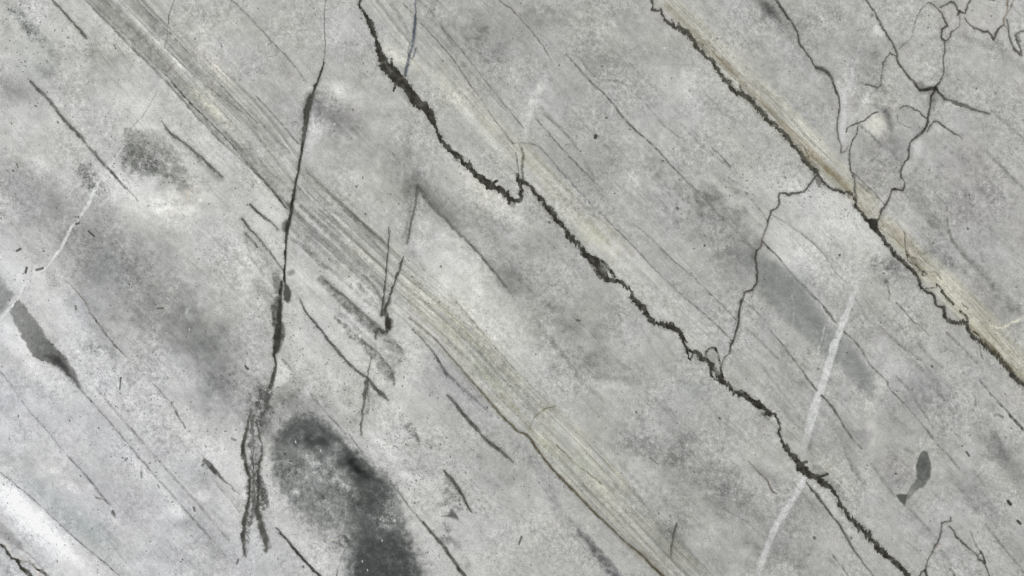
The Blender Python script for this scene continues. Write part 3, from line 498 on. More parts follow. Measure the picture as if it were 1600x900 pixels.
L('690 450 720 480 750 515 780 550 805 578', 1.1, .32, (110,108,96)); L('660 420 700 455 725 485', 1, .25, (115,113,100)); L('640 470 700 530 760 590 810 640', 2, .22, (120,118,100), soft=3); L('680 470 740 530 800 590 850 640', 3, .16, (120,118,100), soft=4)
L('645 515 665 535 680 555 695 580 715 600 740 622 770 650', [1.5,1.5,1.8,2.5,2,1.8,1.2], [.5,.6,.65,.55,.45,.35,.2], (78,78,78)); L('690 575 730 612 760 640', 6, .14, (110,110,114), soft=6)
L('780 618 820 655 830 672', 4,.2,(130,126,108),soft=4)
L('870 695 900 725 920 740 940 756', 1.1, .45, (112,104,84)); L('827 672 832 657 842 645 855 638 868 634', .8, .5, (108,104,80))
L('850 680 900 740 960 800 1020 860', 3, .18, (118,116,105), soft=4); L('840 660 900 710 960 770 1030 850', 2.5, .16, (118,116,105), soft=4); L('990 765 1015 800 1036 832', 2,.3,(108,108,108),soft=3)
L('805 690 840 730 870 790 900 830 930 865 965 905', [6,6,7,7,7,8], .17, (104,102,110), soft=8); L('905 828 922 848 935 866 950 885 965 905', [2,4,6,7,8], [.3,.5,.55,.5,.45], (84,84,86), soft=6, rough=2)
L('850 760 880 800 915 845 950 880', 3, .14, soft=4); L('1060 840 1090 880',3,.2,soft=4)
L('590 0 620 40 650 78 680 110', 2, .2, soft=3); L('612 8 632 38 640 60', 2.5, .28, soft=3, rough=2); L('630 5 650 28 680 60 710 95 730 125 755 160 775 190 802 224', 1.1, .45); L('668 40 705 78 740 118 790 170', 2, .16, soft=3)
L('690 42 730 90 760 128 800 178 817 199', 1.2, .4); L('656 0 690 40 710 75',2,.22,soft=3); L('780 -20 780 0 800 15 830 48 850 75 863 98', [1,1.2,1.2,1.3,1.2,.8], [.4,.45,.5,.5,.45,.2])
L('802 224 840 228 880 272 930 325 985 380 1022 420 1062 458 1090 482 1122 510 1145 534', 1.2, .38)
L('838 187 855 205 872 225 895 250 920 275 945 300', [1.3,1.3,1.3,1.3,1.3,.8], [.5,.5,.5,.5,.45,.2]); L('845 168 870 195 900 225', 2, .2, soft=3); L('890 225 915 255 930 280',3,.14,soft=4)
L('890 170 920 200 950 232', 2,.2,soft=3); L('850 178 880 205 905 235', 1,.3)
L('820 250 870 300 920 350 970 400', 2, .2, (130,126,105), soft=3); L('836 242 900 310 950 355 990 398', 3, .2, (130,126,105), soft=4)
L('884 85 900 102 920 125 945 148 960 165 975 185 995 205 1018 225 1035 242 1050 260 1070 280 1085 295 1105 315 1125 337 1150 360 1180 392', [1,1.3,1.6,1.8,1.6,1.8,1.5,1.5,1.3,1.3,1.3,1.1,1.5,2,2.5,2.5], [.4,.5,.5,.55,.5,.55,.5,.45,.45,.45,.45,.3,.25,.3,.25,.2], (84,84,80))
PG('886 82 898 86 915 104 932 122 955 126 976 130 992 145 1010 160 1030 150 1000 100 960 60 920 50', .12, (110,110,108), soft=5, rough=2)
L('885 84 905 90 920 110 935 123 955 126 975 130 990 145 1005 158 1022 178 1040 198 1062 215', 1.6, .26, soft=1.5)
L('940 58 990 105 1030 150 1060 178', 1.5,.14,soft=2.5); L('930 50 970 86 1010 122', 2, .12, (215,215,212), soft=2.5); L('1000 122 1040 160 1075 195',2.5,.22,(212,213,210),soft=3)
L('1065 195 1100 230 1141 262', 1.5,.25,soft=3); L('1113 232 1128 245 1141 260', 1.4, .5); L('1165 300 1185 325 1200 345',1.3,.35); L('1110 262 1140 290 1160 305',5,.15,soft=5)
L('990 350 1015 370 1050 405 1080 430 1100 450 1128 477 1155 505', 1.2, .36); L('1160 470 1185 490 1205 512', 1.5,.3)
L('840 505 860 530 885 560 905 590 925 610 945 628', [3,2.5,2.5,2.5,3,3], [.35,.32,.28,.25,.25,.15], soft=4, rough=2.5)
L('1165 512 1190 535 1215 560', 1.5,.3,soft=2); L('1165 620 1185 640 1200 655',1.4,.4)
L('1170 720 1185 738 1200 752 1207 768 1214 772', [1,1.2,1.4,1.4,1.2], [.25,.4,.5,.6,.5], (88,80,70))
L('960 720 985 742 1020 780',2,.14,soft=4,rough=3); L('1015 715 1028 724',1.2,.4); L('700 225 720 250',1.2,.14)
L('608 235 618 245 625 256', 1.6, .25)
# right side
L('1205 335 1230 350 1248 362 1270 380 1290 400 1305 425 1322 442', 1.2, .28); L('1250 362 1290 395 1330 435',2,.1,soft=3)
L('1200 387 1215 400 1228 418 1245 437 1258 450 1275 467 1285 477 1295 490 1308 506', [1.5,1.3,1.3,2,2,1.3,1.5,1.8,1.2], [.5,.45,.45,.45,.5,.55,.55,.5,.35], (84,84,82))
L('1318 518 1332 530 1345 545 1360 570 1375 585 1387 597 1388 604 1396 613 1412 630 1430 650 1452 677', [1.3,1.5,1.8,1.5,1.3,1.2,1.2,1.2,1.2,1.2,1], [.45,.5,.5,.5,.45,.4,.4,.4,.4,.4,.35], (84,84,82))
L('1200 512 1230 548 1250 575 1270 602 1276 610', [1,1.3,1.5,1.5,1.2], .5, (84,84,82)); L('1284 618 1300 635 1315 660 1327 678 1340 695 1347 701', [1.3,1.4,1.5,1.5,1.8,1.2], .55, (80,80,78))
L('1205 575 1230 605 1258 640',2,.16,soft=3); L('1190 570 1220 610 1250 650',1.5,.18,soft=2.5); L('1285 645 1310 672 1330 705',3,.15,soft=4); L('1200 600 1235 640 1262 668',1.5,.16,soft=2)
L('1338 468 1345 478 1352 495 1365 505 1378 512 1395 530 1415 545 1438 562', 1.8, .28, soft=2); L('1400 472 1412 485 1425 500 1440 512 1451 523', .9, .5); L('1387 448 1390 458 1388 468',1,.4)
L('1400 508 1406 506 1410 514 1420 508 1424 510', 1, .4, rough=3); L('1467 545 1473 551 1480 545 1487 548 1489 556 1494 562', 1, .35, rough=3); L('1473 530 1478 545',1.5,.2,rough=3); L('1497 545 1492 555',1,.25,rough=3); L('1510 548 1512 558',1,.3)
L('1531 541 1533 552 1536 561', 1, .6); L('1432 530 1450 555 1472 572', 2.2, .3, soft=3); L('1400 588 1420 608 1435 632 1450 655 1457 668', 1.8, .3, soft=2); L('1480 520 1500 540 1515 555 1532 572', [2,2,1.5,2], .35, (100,98,100), soft=2)
L('1455 600 1480 630 1492 646', 2, .2, soft=3); L('1523 619 1525 633', 1.2, .55); L('1555 649 1560 648 1567 652', 2, .5); L('1530 593 1545 612 1560 628 1575 645 1590 662 1606 678', [1.2,1.5,1.5,1.8,2.2,2.2], [.4,.5,.5,.6,.65,.65], (80,80,78))
L('1540 235 1570 265 1602 298', 2, .34, soft=2.5); L('1550 172 1575 195 1603 220', 1.5, .3, soft=3); L('1500 55 1525 65 1552 76', [4,5,3], .22, soft=4); L('1560 70 1585 95 1605 112', 5, .22, soft=5)
L('1330 268 1355 290 1372 308 1381 319', 1.3, .5); L('1335 282 1350 292 1370 310',1.5,.25); L('1400 240 1450 262',1,.0)
L('1480 322 1480 345 1484 365 1492 382 1505 398 1530 420 1552 446', [.8,1,1.5,2,2,3,4], [.3,.45,.5,.4,.4,.3,.3], soft=3); L('1505 398 1540 430 1570 460 1590 480', 4, .2, soft=5); L('1550 450 1575 478 1592 490',4,.26,soft=5)
L('1318 695 1325 715 1335 735 1352 756', [1.5,3,3.5,2.5], [.25,.35,.42,.4], soft=3); L('1362 725 1380 752 1398 775', 1.8, .35, soft=3); L('1415 790 1440 815 1465 842',1.5,.24,soft=3)
L('1450 675 1467 697 1485 715 1498 733', 2, .4, soft=1.5); L('1446 670 1470 690',4,.15,soft=4); L('1400 770 1430 800',2,.1,soft=4)
L('1498 755 1512 780 1530 800',2,.2,soft=4,rough=3); L('1522 735 1530 748 1540 760',2,.3,soft=3,rough=3); L('1517 830 1522 845 1532 862', 1.1, .35); L('1540 820 1560 845 1580 870 1604 898', 1.6, .36, soft=2); L('1470 860 1485 882',2,.3,soft=3); L('1302 868 1315 885 1327 902', 1.3, .45)
L('1240 755 1262 780 1275 800',1.4,.2); L('1225 810 1250 835',1.4,.2)
# left side
L('105 440 120 455 135 475 140 485', 1, [.3,.4,.5,.5], (110,104,92)); L('140 488 150 500 160 515 172 530 190 550', [1.4,1.6,1.6,1.3,1], [.6,.7,.65,.55,.4], (76,74,68)); L('190 550 215 575 245 605 275 640 278 648', 1, .25); L('274 642 281 655 290 668', [1.2,1.6,1], .55)
L('0 580 18 603 40 635 75 675 95 700 115 722 140 750 163 780 173 789', [1,1,1,1,1,1.3,1.6,1.6,.8], [.35,.4,.35,.35,.35,.5,.55,.6,.3], (104,104,108))
L('150 777 165 782',1.3,.4); L('125 607 150 635 185 675 205 700 235 735 270 775 310 820 352 868', [1.2,1.2,1,1.5,1.6,1.8,1.8,1.5], [.4,.35,.3,.3,.35,.35,.35,.25]); L('205 670 250 722 285 760 320 800 358 845', 1.8, .28, soft=2); L('150 606 180 642 210 676', 1.6, .24, soft=2)
L('-20 725 0 738 28 760 60 787 100 825 140 860 170 885 190 903', 1.1, [.4,.4,.45,.4,.45,.5,.5,.5], (104,104,110)); L('0 325 40 372 70 420 85 440', 6, .14, soft=8); L('0 330 20 350 45 385 60 400', 2, .15, soft=4)
L('20 250 60 290 90 320',8,.12,soft=10); L('230 470 270 512 310 560',6,.12,soft=8)
L('175 800 179 808',2,.5); L('340 755 360 775 378 795', 3,.15,soft=4)
L('330 745 350 770 375 800',1,.2)
L('700 660 735 700 760 722',1.5,.12); L('545 678 555 692 566 708 566 720', 1.1, .32); L('486 615 500 633 515 650', 1.4,.35); L('515 650 528 664 540 678', 1.6, .5); L('610 755 625 772 640 793 655 810 664 822', [.8,1,1.2,1.3,2], [.3,.4,.5,.55,.6])
L('442 562 450 570 456 580', 1.3,.5); L('300 410 310 425',1,.1)

# ------------------------------------------------------------------ loose flecks
def fleck(x0,y0,x1,y1,w=1.3,a=.7): S(f'{x0} {y0} {x1} {y1}', w, a, (64,64,62), rough=.3, vary=.1)
for f in ((138,361,147,369),(26,392,32,389,1.6),(42,418,40,426,1.6),(57,422,67,419,1.6),(119,350,123,349,1.5),(26,256,28,262,1,.5),(20,266,21,267,1.4,.5),(246,482,254,481,1.3,.55),(383,572,387,577,1.6),(189,590,187,608,1.2,.65),(80,305,80,306,.7,.4),(1575,783,1579,788,2.2,.9),(1590,814,1594,818,2,.9),(1510,706,1514,712,1.5,.7),(931,212,930,215,2.4,.95),(947,184,948,184,1.2,.7),(815,839,811,850,1.5,.6),(318,725,316,727,1.6,.6),(303,793,304,798,1.8,.6),(221,738,221,745,1.5,.4),(247,758,249,762,1,.4),(235,723,233,724,1,.4),(372,875,370,880,1.5,.6),(176,798,179,804,1.8,.55),(118,478,119,483,1.5,.5),(504,776,505,778,2.4,.7),(445,709,445,710,1.2,.8),(474,885,474,886,1.2,.7),(1456,572,1457,573,1.5,.6),(1124,653,1125,654,1.2,.7),(994,643,994,645,1,.7),(902,500,906,501,1.3,.6),(1058,325,1059,326,1.8,.6),(1101,383,1101,384,1.6,.6),(858,347,859,348,1.6,.6),(1120,60,1121,60,1,.5),(557,291,557,292,1.4,.6),(1312,398,1312,399,1.4,.7),(305,60,305,61,1,.5),(1440,70,1441,70,1,.4),(1512,357,1512,358,1.5,.6),(1526,138,1526,139,1.2,.5),(1300,170,1300,171,1,.4),(689,416,689,417,1.4,.5),(571,334,571,335,1.2,.6),(1330,840,1330,841,1.6,.6),(1272,840,1273,841,2,.6),(1399,740,1400,740,1.2,.7),(1503,697,1504,697,1.2,.5),(362,685,368,688,1.6,.4),(90,190,91,192,1.2,.5),(55,165,57,166,1.2,.5),(106,58,107,59,1.2,.5),(130,56,131,57,1,.4),(1425,608,1425,609,1,.5),(1325,240,1326,241,.8,.3),(1400,248,1401,248,1,.4),(1300,280,1301,280,.8,.4)):
    fleck(*f)
# small white pits, painted as pale dots
for x,y in ((501,703),(462,690),(479,745),(594,810),(617,812),(575,906),(597,844),(566,876),(574,890),(462,689),(523,193),(1600,0),(381,571),(239,511),(296,514),(98,474),(997,11),(1038,74),(1178,622),(1276,400)):
    S(f'{x} {y} {x} {y+2}', .7, .7, (214,216,214), rough=.5, vary=0)

# ------------------------------------------------------------------ dark seams and cracks (each its own piece of mineral)
SEAM = (57,56,51)
def CR(p, w, a, label=None, col=SEAM, rough=1.3, name='dark_vein', **k):
    S(p, np.asarray(w)*1.0+1.2, np.asarray(a)*.26, (84,84,80), rough=rough*1.3, soft=5, vary=.5)
    return S(p, w, a, col, rough=rough, part=name, label=label, gloss=.8, vary=k.pop('vary', .22), **k)
CR('48 128 60 140 75 155 95 180 110 198 124 211 135 225 150 243 163 259', [2,2.4,2.4,2,2.2,2.4,1.4,2,1.8], [.6,.65,.6,.55,.65,.7,.3,.6,.55], 'short straight dark vein, upper left', col=(72,72,68))
S('168 262 180 275 190 287 203 300 216 314', [2,2,1.8,1.5,1], [.55,.55,.5,.45,.2], (80,80,78))
CR('82 0 95 14 108 28 118 40 126 48 136 60', [1.3,1.6,1.4,1.5,2.2,1.2], [.55,.6,.6,.6,.8,.4], 'short dark vein at the top edge, left', col=(72,72,68))
CR('252 190 262 203 275 215 290 225 305 238 320 252 335 266 348 277', [1,1.8,2,1.6,1.8,2,1.8,1], [.3,.7,.7,.5,.55,.65,.6,.4], 'short dark vein above the pale cloud, upper left', col=(74,74,70))
S('295 230 320 255 345 280', 5, .18, (96,96,92), soft=5)
CR('390 319 402 331 418 343 434 358', [1.6,1.8,1.6,1.2], [.65,.65,.6,.45], 'short dark vein left of the upright crack, upper one', col=(66,66,62))
CR('379 342 388 355 400 367 415 386 432 408 442 422', [1.4,2,1.4,1.4,1.2,1], [.7,.6,.5,.45,.45,.4], 'short dark vein left of the upright crack, lower one', col=(66,66,62))
S('384 366 392 374 402 386', 1.6,.45)
# upright crack
S('514 -10 508 5 507 40 508 70 506 98', .8, [.4,.35,.45,.45,.6], (86,86,84))
k = CR('506 98 502 112 496 127 490 142 484 158 480 172 478 190 474 212 473 228 469 250 466 268 461 290 458 310 454 335 450 352 447 372 446 395 445 420 445 440', [1,1.2,1.6,2.2,4.6,4.8,4.2,3.2,1.6,1.5,1.4,1.6,2.4,2.2,3.4,1.8,1.2,1.3,1.6], [.8,.9,.9,.9,.9,.9,.85,.85,.85,.85,.85,.9,.9,.9,.9,.9,.9,.9,.9], 'upper half of the upright crack left of centre')
PG('441 348 447 342 452 350 450 360 444 364 441 356', .6, (66,66,62), soft=2.5, rough=1, pid=k)
S('488 150 478 180 472 215', 6, .30, (96,96,94), soft=9); S('493 160 497 175 495 190', 4,.3,(100,98,104),soft=4,rough=2)
PG('425 428 431 424 437 432 442 448 438 462 430 458 427 444', .5, (72,72,68), soft=3, rough=1.5, tex=.3); PG('450 424 458 421 461 426 455 432 449 430', .45, (84,84,82), soft=2.5, rough=1); PG('444 440 452 448 455 462 450 474 443 468', .82, (62,62,60), soft=2, rough=1, pid=k)
S('400 448 420 462 432 500', 7, .14, soft=9)
k = CR('440 440 438 460 437 480 436 505 434 522 432 540 428 556 431 568 429 580 426 594 422 606', [1.5,2.2,2.6,4,6,5,1.6,1.3,2.4,3,2.4], [.85,.85,.85,.85,.9,.9,.9,.85,.75,.7,.6], 'lower half of the upright crack left of centre')
PG('433 462 441 468 441 500 445 518 442 536 433 554 428 548 429 520 424 496 425 478', .74, (64,65,62), soft=2.4, rough=2, tex=.35, pid=k)
PG('404 602 414 604 424 612 420 626 424 640 412 648 402 636 402 618', .85, (66,67,64), soft=5, rough=5, tex=.6, sp=2)
PG('398 650 408 642 416 656 414 668 402 670 396 662', .75, (68,69,66), soft=5, rough=5, tex=.7)
PG('386 606 420 600 424 650 416 690 405 740 410 800 414 850 398 800 386 830 380 780 388 720 382 680', .46, (96,97,94), soft=5, rough=4, tex=.8)
S('412 650 420 672 432 692', 6, .2, soft=8, rough=3)
k = CR('392 640 388 660 384 680 380 700 382 720 388 738 390 758 388 785 382 812 380 840 382 862 384 870', [1,1.5,2.2,3.2,3.2,2,1.8,1.8,3.2,3,1.6,1], [.4,.5,.65,.75,.75,.8,.85,.85,.75,.75,.7,.4], 'ragged dark crack tail left of the charcoal patch, outer strand', rough=2)
k = CR('400 660 408 690 408 715 403 735 404 752 403 775 402 795 408 822 415 842 416 860', [1.2,1.4,1.6,1.8,2.4,2,2.2,5,4,1.2], [.4,.5,.6,.7,.8,.8,.75,.62,.62,.5], 'ragged dark crack tail left of the charcoal patch, inner strand', rough=2)
PG('386 724 406 724 409 756 419 790 411 802 421 850 417 866 407 842 400 806 393 812 389 848 382 868 379 830 384 796', .6, (82,83,80), soft=3, rough=3, tex=.7)
S('404 742 410 760 414 778 418 792', [2,5,5,2], [.6,.7,.7,.4], (74,75,72), rough=3, tex=.3); S('396 650 392 700 397 760 392 820', 2, .35, rough=3); S('390 640 396 690 395 730',1,.4,rough=3)
# fold tip and thin cracks in the central band
E(648,282,14,14,0,-32); E(668,300,26,9,48,-22); E(700,338,40,7,48,-18); E(636,300,16,12,0,-14,tex=.5)
CR('652 290 660 300 668 313 680 327 700 347 715 363 735 382 755 404 775 428 792 448', [2,2.6,3,2.2,1.8,1.6,1.3,1.2,1.2,1], [.6,.55,.55,.5,.5,.45,.45,.45,.4,.35], 'grey vein running down right from the fold tip', col=(78,78,76), soft=2.4)
S('735 382 755 404 792 450 806 470', 1.2,.2)
CR('652 294 649 318 644 342 640 362 636 380', [1.6,1.4,1.2,1.2,1.2], [.55,.55,.6,.65,.55], 'thin crack under the fold tip', col=(80,80,76))
PG('646 300 652 300 648 340 636 380 628 376 636 340 640 316', .3, (92,92,90), soft=4, rough=3, tex=.5, sp=2)
k = CR('630 402 626 416 620 432 615 446 608 468 602 486 606 500 608 512', [1.3,1.4,1.2,1.2,1.4,2.5,4,3], [.6,.7,.7,.7,.7,.75,.75,.7], 'thin crack crossing the central band, right one', rough=1.8)
k = CR('608 356 607 380 605 405 603 425 601 450 598 475 597 492', [.7,.9,.9,.9,.9,1.2,2], [.4,.6,.65,.65,.65,.65,.65], 'thin crack crossing the central band, left one')
PG('590 470 600 462 612 466 606 490 610 508 600 504 594 488', .34, (84,84,82), soft=4, rough=3, tex=.5)
CR('606 500 608 514 600 520 592 515 586 524 587 530', [3,3.4,2,2,1.6,1.4], [.8,.8,.65,.6,.6,.5], 'small knot where the thin cracks meet', rough=2.5)
S('612 498 612 512',1.5,.4,rough=3)
CR('468 466 480 490 495 508 515 533 535 557 555 578 574 591 584 604 596 615 606 625', [1,1.4,1.8,1.8,1.8,1.6,1.8,2.4,3.4,1.5], [.35,.6,.65,.65,.65,.65,.75,.7,.7,.4], 'curved dark vein below the central band', col=(66,67,65))
S('580 560 577 575 574 590', .9,.5); CR('573 596 571 610 567 636 565 660 565 678', [3,3.4,2,1.5,1.2], [.72,.7,.65,.6,.5], 'short upright crack in the lower middle', col=(70,70,66), rough=1.6); S('575 600 576 625 574 645', 2.5,.3,soft=2)
CR('700 618 712 632 728 652 744 669 752 680 765 692 780 703 802 722', [1.5,2.8,2.6,2.6,1.5,2.6,2.8,1.2], [.5,.72,.75,.75,.5,.75,.75,.4], 'short dark vein below the central band', col=(70,70,66))
CR('693 735 705 749 718 766 728 785 737 800', [1.6,2.6,2.6,1.8,1.2], [.7,.75,.72,.75,.5], 'short dark vein over the speckled triangle, lower middle', col=(66,66,62))
CR('662 817 676 834 690 850 702 866 714 884 730 905', [2.2,2,2.4,2.4,2.6,2.6], [.65,.7,.75,.75,.75,.75], 'dark vein leaving the bottom edge right of the charcoal patch', col=(66,66,62))
CR('432 824 445 840 455 852 465 864 482 882 502 902', [.8,1.6,1.8,1.8,1.8,1.8], [.5,.8,.85,.85,.85,.85], 'thin dark vein under the charcoal patch', col=(64,64,61))
CR('320 720 330 729 338 738 346 748 358 757 372 772', [3,4,3.4,2,1.2,.8], [.6,.75,.7,.5,.35,.25], 'small dark dash, lower left', col=(66,67,64), rough=1.6)
# brown line through the central band
k = CR('640 496 660 513 682 532 702 555 722 578 750 610 780 645 802 667 812 676 824 680 845 710 870 740 895 765 920 792 940 812 955 825 975 845 1000 865 1020 885 1040 904', [1,1,1.2,1.2,1.2,1.3,1.5,1.8,1.5,1.8,1.6,1.6,1.6,1.6,1.6,1.4,1.4,1.6,1.8,2], [.35,.45,.5,.5,.5,.6,.65,.7,.7,.75,.8,.75,.75,.75,.75,.7,.7,.75,.8,.8], 'fine brown line along the lower edge of the central band', col=(86,80,66), rough=.9)
CR('1058 817 1053 832 1050 850 1048 872', [1.4,1.5,1.2,.8], [.6,.65,.6,.35], 'tiny crack in a smoky blot near the bottom centre', col=(74,74,72), rough=1.6)
# blue-grey crack
CR('649 -4 649 18 649 34 647 52 644 70 640 86 636 102 633 118', [1,1.2,2,2.2,2,1.6,1.6,2], [.5,.6,.7,.72,.7,.65,.65,.7], 'blue-grey crack running into the main seam at the top', col=(70,78,88), rough=1.2); S('650 74 647 88 642 96 636 106', 1.1,.55,(80,86,94)); S('640 66 638 84 641 92',1,.3)
# main seam
TEX = .12
def seam(p, w, a=.93, label=None, rough=3.2, **k):
    return CR(p, w, a, label, rough=rough, tex=TEX, soft=1.7, vary=.2, teeth=2.4, **k)
k = seam('556 -22 562 0 564 14 574 27 581 42 588 62 593 80 598 95 604 104 613 112 621 122 630 131 640 144 650 158 662 166 671 177 677 190 684 208 692 223 704 236 716 244 728 256 740 270 752 279 764 289 778 294 791 305 804 316 812 311 816 298 811 286 809 272', [1.4,1.4,1.6,3.2,3.4,3.4,4.4,7,10,12,11,9,8.5,8.5,8,7,4.4,2,3.8,4.6,4.4,4.4,4.6,5,7.5,5.4,5.5,4.6,3.4,2,1.6,1.4], label='upper stretch of the ragged black main seam')
for p in ('618 124 617 132 616 141','643 152 645 160 646 166','612 108 613 96 612 92','622 112 626 118','670 176 668 180 667 178','768 292 772 284 776 282','786 302 794 300','598 100 602 108'):
    S(p, 1.8, .85, SEAM, rough=1.6, pid=k, gloss=.8, soft=1)
S('812 228 818 240 816 258 817 276 814 292', [1.6,2,1.6,1.6,1.6], [.5,.6,.7,.75,.8], (70,70,62)); S('806 240 809 256 810 270', 1.2, .5)
k = seam('812 282 824 288 836 301 850 317 865 337 880 355 895 375 906 386 918 399 928 408 936 422 944 434 955 438 966 438 975 446 986 452 986 461 992 470 1001 478 1009 488 1014 497 1026 505 1036 508 1049 509 1060 517 1066 526 1071 540 1075 549 1086 550 1096 559 1109 568 1116 577 1124 588 1133 600 1145 611 1156 616 1170 623 1186 633 1201 645', [1.3,2,3,3.2,3.6,3.6,3.8,3.6,6.5,6.5,5,4.5,4.8,4,2.4,1.6,2.6,3.2,3.6,4.6,5,4.6,4.8,5.2,4.6,3.8,2.6,2.2,3.6,4,4,4,4,3.8,2.6,4,6.5,6,4.4], label='middle stretch of the ragged black main seam')
S('916 376 908 384', 2.4, .5, (172,172,162), rough=1); PG('912 377 920 375 921 384 914 386', .7, (168,168,158), soft=1.5, rough=1)
for p,w in (('930 404 940 408 950 418 960 432',2.6),('934 410 944 420 950 434',2.2),('918 402 926 418 938 436',2),('1074 550 1076 560 1079 562 1082 552 1078 546',1.2),('1106 566 1104 552 1110 544 1118 544 1122 556 1125 572 1129 588',2),('1110 574 1112 588 1122 594',2),('1074 534 1070 528 1062 530',1),('1148 614 1158 610 1166 616',1.6)):
    S(p, w, .85, SEAM, rough=1.5, pid=k, gloss=.8, soft=1.2)
PG('934 414 944 410 951 422 948 432 941 428', .8, (122,123,118), soft=2, rough=2.5, tex=.5); S('930 402 938 420 948 436', 3, .75, SEAM, rough=2.5, pid=k, gloss=.8, tex=.4); PG('1108 553 1115 547 1119 560 1116 566 1108 562', .6, (150,150,146), soft=2, rough=1)
PG('1114 574 1120 572 1126 584 1120 588', .5, (160,160,156), soft=2, rough=1)
E(1188,648,16,6,45,-18); E(1200,655,20,6,45,-16); E(985,455,14,6,30,16)
k = seam('1201 645 1209 646 1214 655 1217 668 1219 684 1226 694 1232 706 1241 715 1248 724 1256 735 1266 743 1276 746 1287 754 1298 763 1306 772 1311 784 1316 795 1328 808 1340 822 1352 832 1365 848 1380 864 1395 875 1410 889 1422 904 1445 930', [3.2,2.2,1.6,1.4,1.8,2.8,3.4,4.4,5,7.5,7.5,5.4,4.4,3.8,3.4,2.2,3,3.8,4.8,5.6,5,4.8,4.2,4,3,3], label='lower stretch of the ragged black main seam')
for p,w in (('1252 732 1256 722 1261 722',1.8),('1276 746 1284 744 1293 741',2.2),('1262 740 1258 730',2)): S(p, w, .85, SEAM, rough=1.2, pid=k, gloss=.8, soft=1)
PG('1266 735 1274 725 1284 730 1290 741 1276 744', .32, (104,104,102), soft=3, rough=2)
S('1290 752 1310 770 1322 800 1350 832', 8, .10, soft=8)
CR('1260 754 1268 764 1278 776 1290 792 1302 809 1312 820 1324 842 1338 864 1352 884 1366 902', [1,1.8,2,1.6,1.6,1.8,1.6,1.3,1.1,1], [.45,.7,.7,.6,.65,.65,.6,.5,.45,.4], 'thinner vein running beside the main seam at the bottom', col=(70,70,66))
# right seam
k = seam('1008 -20 1018 -2 1020 15 1032 17 1037 29 1046 38 1060 44 1072 51 1083 62 1090 75 1100 84 1110 96 1120 106 1129 120 1140 132 1150 144 1160 148 1170 153 1184 170 1199 185 1212 196 1225 210 1236 222 1247 236 1258 251 1266 258 1274 270', [1.4,1.4,1.8,1.5,1.8,2.6,3.4,3.8,3.8,3.2,3,3.2,3,2.6,3.6,3.4,4.2,4.4,3.4,3,2.4,2.8,3,3.2,3,3.4,2.6], .86, 'upper stretch of the ragged seam under the beige band', col=(62,61,55))
for p in ('1049 30 1054 42','1098 70 1096 80','1112 92 1118 98','1060 36 1064 46','1156 134 1160 146','1145 138 1152 150'): S(p,1.4,.7,(64,63,56),rough=1.5,pid=k,soft=1)
k = seam('1272 262 1277 272 1284 282 1294 291 1306 298 1318 300 1330 304 1337 314 1338 324 1346 334 1355 343 1365 351 1373 364 1385 379 1398 397 1412 411 1424 421 1436 438 1442 452 1456 458 1461 464 1463 478 1474 480 1478 497 1492 504 1509 504 1514 518 1522 528 1534 536 1548 548 1562 560 1574 574 1583 588 1598 600 1620 620', [1.6,1.8,2,1.8,1.8,1.8,1.8,1.8,1.8,2.6,3,6,3.2,3,3.4,2.8,2.4,2,2,1.8,2,2,2.4,2.6,3.2,3,2.6,2.4,3.2,3.4,3.6,4,4.2,3,3], .88, 'lower stretch of the ragged seam under the beige band', col=(60,59,54), rough=2)
PG('1356 344 1362 342 1370 342 1372 352 1368 364 1360 356', .9, (56,56,52), soft=1.8, rough=.8, pid=k)
PG('1274 278 1283 278 1285 286 1280 292 1275 286', .6, (84,82,76), soft=1.8, rough=.8, pid=k)
for p,w,a in (('1418 398 1417 406 1428 412 1438 422 1448 428',1,.6),('1413 362 1414 380 1416 396 1422 404 1436 418',.9,.45),('1442 424 1441 430 1447 430',.9,.6),('1472 455 1480 466 1490 474',2.2,.75),('1500 487 1508 492 1512 502',2.2,.75),('1522 518 1528 522 1532 532 1526 536',1.3,.7),('1440 452 1452 450 1462 450 1464 444 1472 456',1.2,.65),('1503 474 1512 482',.9,.5),('1418 397 1430 404',.8,.5),('1436 424 1460 426 1472 436',.8,.35)):
    S(p, w, a, (66,65,58), rough=1.6, soft=1, pid=k)
S('1535 530 1555 548 1580 578', [1.5,3,3], .4, (96,90,70), soft=3, rough=2); S('1250 232 1262 248 1268 258',1.6,.4,(120,112,90),soft=2); S('1255 228 1264 246',1.2,.5,(84,80,62)); S('1290 262 1310 282 1328 300',2.5,.35,(120,108,84),soft=3)
S('1374 356 1396 372 1410 384 1424 402 1440 420',1.2,.35,(120,112,90)); S('1345 318 1350 330 1356 338',1.5,.4,(130,122,98),soft=2)
# branch crack K
CR('1276 274 1269 283 1263 290 1257 299 1248 301 1240 301 1232 305 1226 302 1218 302 1217 312 1217 320 1212 327 1206 329 1203 336 1200 346 1198 358 1193 366 1191 373 1190 383 1183 391 1180 402 1182 418 1183 434 1181 446 1176 452 1163 458 1159 470 1156 480 1155 492 1153 510 1149 522 1144 536 1138 553 1130 561 1126 576', [1.2,1.2,1.4,1.2,1.2,1.5,1.8,1.3,1.2,1.2,1.3,1.3,1.2,1.2,1,1,1,1,1,1.4,1.5,1.5,1.3,1.3,1.4,1.5,1.7,1.5,1.4,1.3,1.4,1.5,1.3,.8,1.2], [.7]*14+[.6,.4,.4,.4,.5]+[.78]*13+[.6,.4,.6], 'thin zigzag crack joining the right seam to the main seam', col=(64,62,58), rough=1.4)
S('1193 364 1190 374 1192 380', 1, .35, (130,90,84)); S('1191 376 1202 388', 1,.4)
